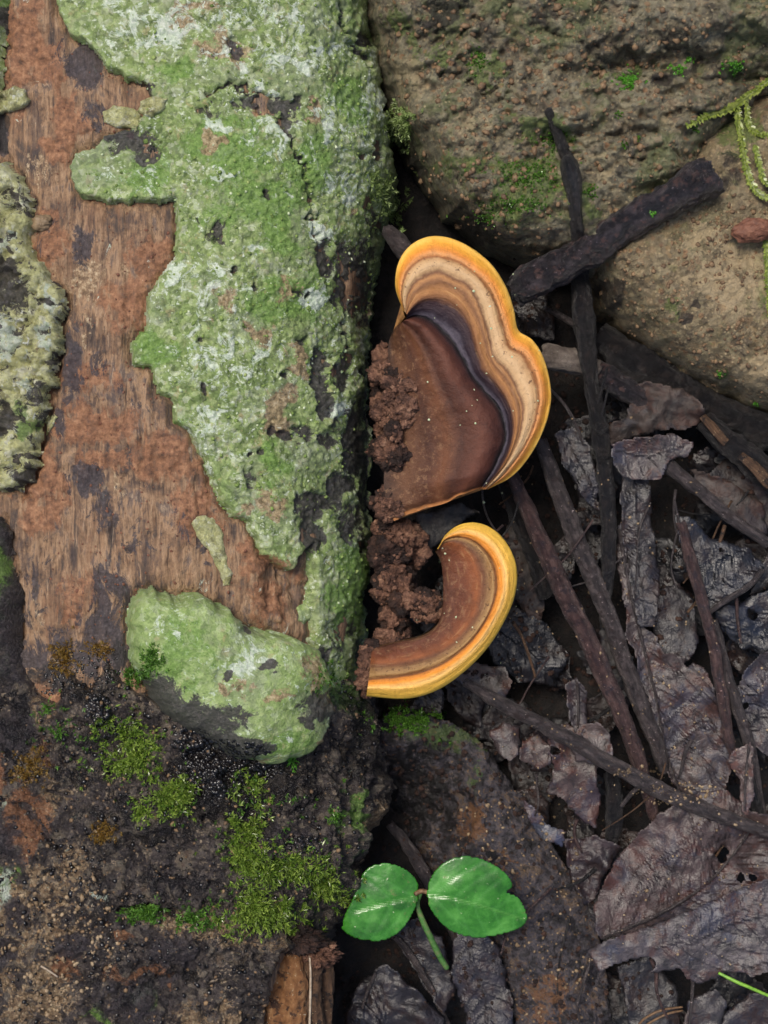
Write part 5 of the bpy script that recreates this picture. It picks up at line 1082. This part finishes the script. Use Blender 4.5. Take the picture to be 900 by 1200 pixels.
M['granule'] = simple('pale lichen granules', [(.35, (150, 170, 130)), (.5, (190, 202, 166)), (.7, (214, 220, 198))], 30, .9, .5, .15)
M['granule2'] = simple('dull green granules', [(.35, (74, 92, 48)), (.5, (120, 142, 78)), (.7, (160, 172, 112))], 30, .9, .5, .15)
GR = [(300,110,150,120),(290,300,130,140),(310,480,110,140),(400,250,50,220),(400,700,34,100),(250,780,90,80),(150,205,60,30)]
beads('lichen_granules', GR, 260, M['granule'], 'pale mint granules of lichen over the bark sheet', 'lichen', (.6, 2.6), 21, only='bark', lift=-.2, flatn=.4)
beads('lichen_granules', GR, 800, M['granule2'], 'dull green granules of lichen over the bark sheet', 'lichen', (.8, 3.2), 22, only='bark', lift=-.2, flatn=.4)
LB = [(180,960,200,170),(60,1090,90,110),(220,1150,120,60),(400,900,40,110)]
beads('grit', LB, 500, M['dirt'], 'brown and tan grit added for glints on the dark lower bark', 'grit', (.8, 3.2), 24, only='bark', lift=0)  # fine grit, added so the lower bark shows glints
beads('grit', LB, 900, M['bead'], 'black wet grains added for glints on the dark lower bark', 'grit', (1, 3.6), 25, only='bark', lift=0)  # glossy beads added to give the lower bark pinpoint glints
beads('grit', [(60,1090,80,100),(40,1150,60,50)], 260, M['crumb'], 'pale crusty grains on the beige crust at the lower left', 'grit', (1, 4), 26, only='bark', lift=0)
beads('grit', [(120,400,90,380),(250,620,70,90)], 500, M['chip'], 'rusty wood dust sticking to the bare wood', 'wood dust', (.6, 2.2), 27, only='heartwood', lift=0)

beads('specks', [(560,440,80,150),(540,720,70,100)], 46, M['granule'], 'tiny pale specks fallen on the two fungus caps', 'debris', (.8, 1.7), 31, clean=('bark',), lift=0)
# wet strands hanging over the rocks
def strand(pts, label, seed):
    zs = [(a, b, max(top_z(a, b) if a < 1000 else 0, -40)+5, wd*.75) for a, b, wd in pts]
    root = empty('moss_strand', tuple(W(zs[0][0], zs[0][1], zs[0][2])), label, 'moss strand')
    tube('stem', zs, M['fernstem'], root, 8, .1, seed)
    C = spl(np.array(zs), 12); r = np.random.default_rng(seed); V = []; F = []; rn = []; tp = []; nv = 0
    for i in range(len(C)-1):
        p = W(*C[i, :3]); d = W(*C[i+1, :3])-p; d /= np.linalg.norm(d)+1e-6
        for sgn in (-1, 1, -1, 1, 1, -1):
            sdv = np.cross(d, [0, 0, 1])*sgn; ld = sdv*.7+d*.8+r.normal(size=3)*.35; ld[2] = abs(ld[2])*.6+.1; ld /= np.linalg.norm(ld); n_ = np.cross(ld, [0, 0, 1]); n_ /= np.linalg.norm(n_)+1e-6
            q = p+d*r.uniform(0, 4)+np.array([0, 0, 2.0]); L = C[i, 3]*r.uniform(.6, 1.1)+2
            V += [q, q+ld*L*.5+n_*1.3, q+ld*L, q+ld*L*.5-n_*1.3]; F.append((nv, nv+1, nv+2, nv+3)); nv += 4; x = r.uniform(); rn += [x]*4; tp += [0, .5, 1, .5]
    o = mk('foliage', np.array(V), np.array(F), M['fern'], root, {'rnd': np.array(rn), 'tip': np.array(tp)}, False); o['kind'] = 'stuff'
M['fernstem'] = simple('strand stem', [(.3, (74, 86, 32)), (.7, (128, 138, 70))], 8, .3, 1)
strand([(930,80,7),(900,96,8),(872,116,8),(850,130,9),(828,136,7),(805,148,4)], 'moss strand sweeping left from the right edge over the ledge', 1)
strand([(862,122,6),(866,150,7),(872,185,7),(878,210,7),(890,228,6),(920,240,5)], 'moss strand hanging down from the ledge at the right', 2)
strand([(874,120,5),(878,148,6),(892,158,5),(925,160,5)], 'short moss strand curling to the right edge', 3)
strand([(884,170,5),(890,195,6),(898,215,5),(925,215,5)], 'thin moss strand right of the hanging one', 4)
strand([(897,280,6),(899,320,6),(902,370,6)], 'moss strand along the right edge over the sandy boulder', 5)

# crumbs lying on litter, fungi, rocks
beads('crumbs', [(700,720,150,260),(820,900,100,180),(800,1080,110,60),(660,900,60,50)], 340, M['crumb'], 'tan crumbs and dust sprinkled over twigs and leaves', 'debris', (.6, 2.2), 6)
beads('crumbs', [(620,1030,60,110),(650,1150,50,60),(560,970,40,30)], 200, M['crumb'], 'tan crumbs strewn over the decayed bark slab', 'debris', (1, 3.2), 7)
beads('crumbs', [(800,930,60,14),(745,905,30,8)], 110, M['crumb'], 'clustered pale crumbs along the crossing grey twig', 'debris', (1, 3), 8)
beads('grit', [(690,150,230,160),(600,60,150,80),(560,200,90,80)], 700, M['dirt'], 'brown grit stuck to the mossy boulder', 'grit', (.8, 5.5), 9, only='mossy_rock', lift=0)
beads('grit', [(800,350,110,110),(850,280,60,60),(860,430,60,60)], 420, M['dirt'], 'brown grit stuck to the sandy boulder', 'grit', (.8, 4.2), 10, only='sandy_rock', lift=0)
beads('soil_crumbs', [(700,700,260,500),(480,980,80,160),(480,1180,100,60),(600,500,80,80)], 2600, M['rotdark'], 'dark soil crumbs filling the gaps of the litter', 'soil', (1.5, 5), 11, zmax=-118)
beads('wood_crumbs', [(455,480,34,110),(470,690,44,60),(450,600,20,30)], 260, M['rot'], 'brown crumbs of rotten wood around the fungus bases', 'rotten wood', (1.2, 4), 12, only='rotten_wood')
fiber('pale_fibre', [(48,1132,float(hit(48,1132)[0][2])+3,2.4),(58,1138,float(hit(58,1138)[0][2])+5,2.6),(68,1145,float(hit(68,1145)[0][2])+3,2.2)], M['fiber'], 'short pale fibre lying on the crusted lower left bark', 'fibre')
fiber('grey_fibre', [(363,1120,float(hit(363,1140)[0][2])+3,2.4),(364,1150,float(hit(363,1150)[0][2])+4,3),(362,1230,float(hit(363,1190)[0][2])+4,3)], M['fiber'], 'thin pale fibre on the split orange wood', 'fibre')
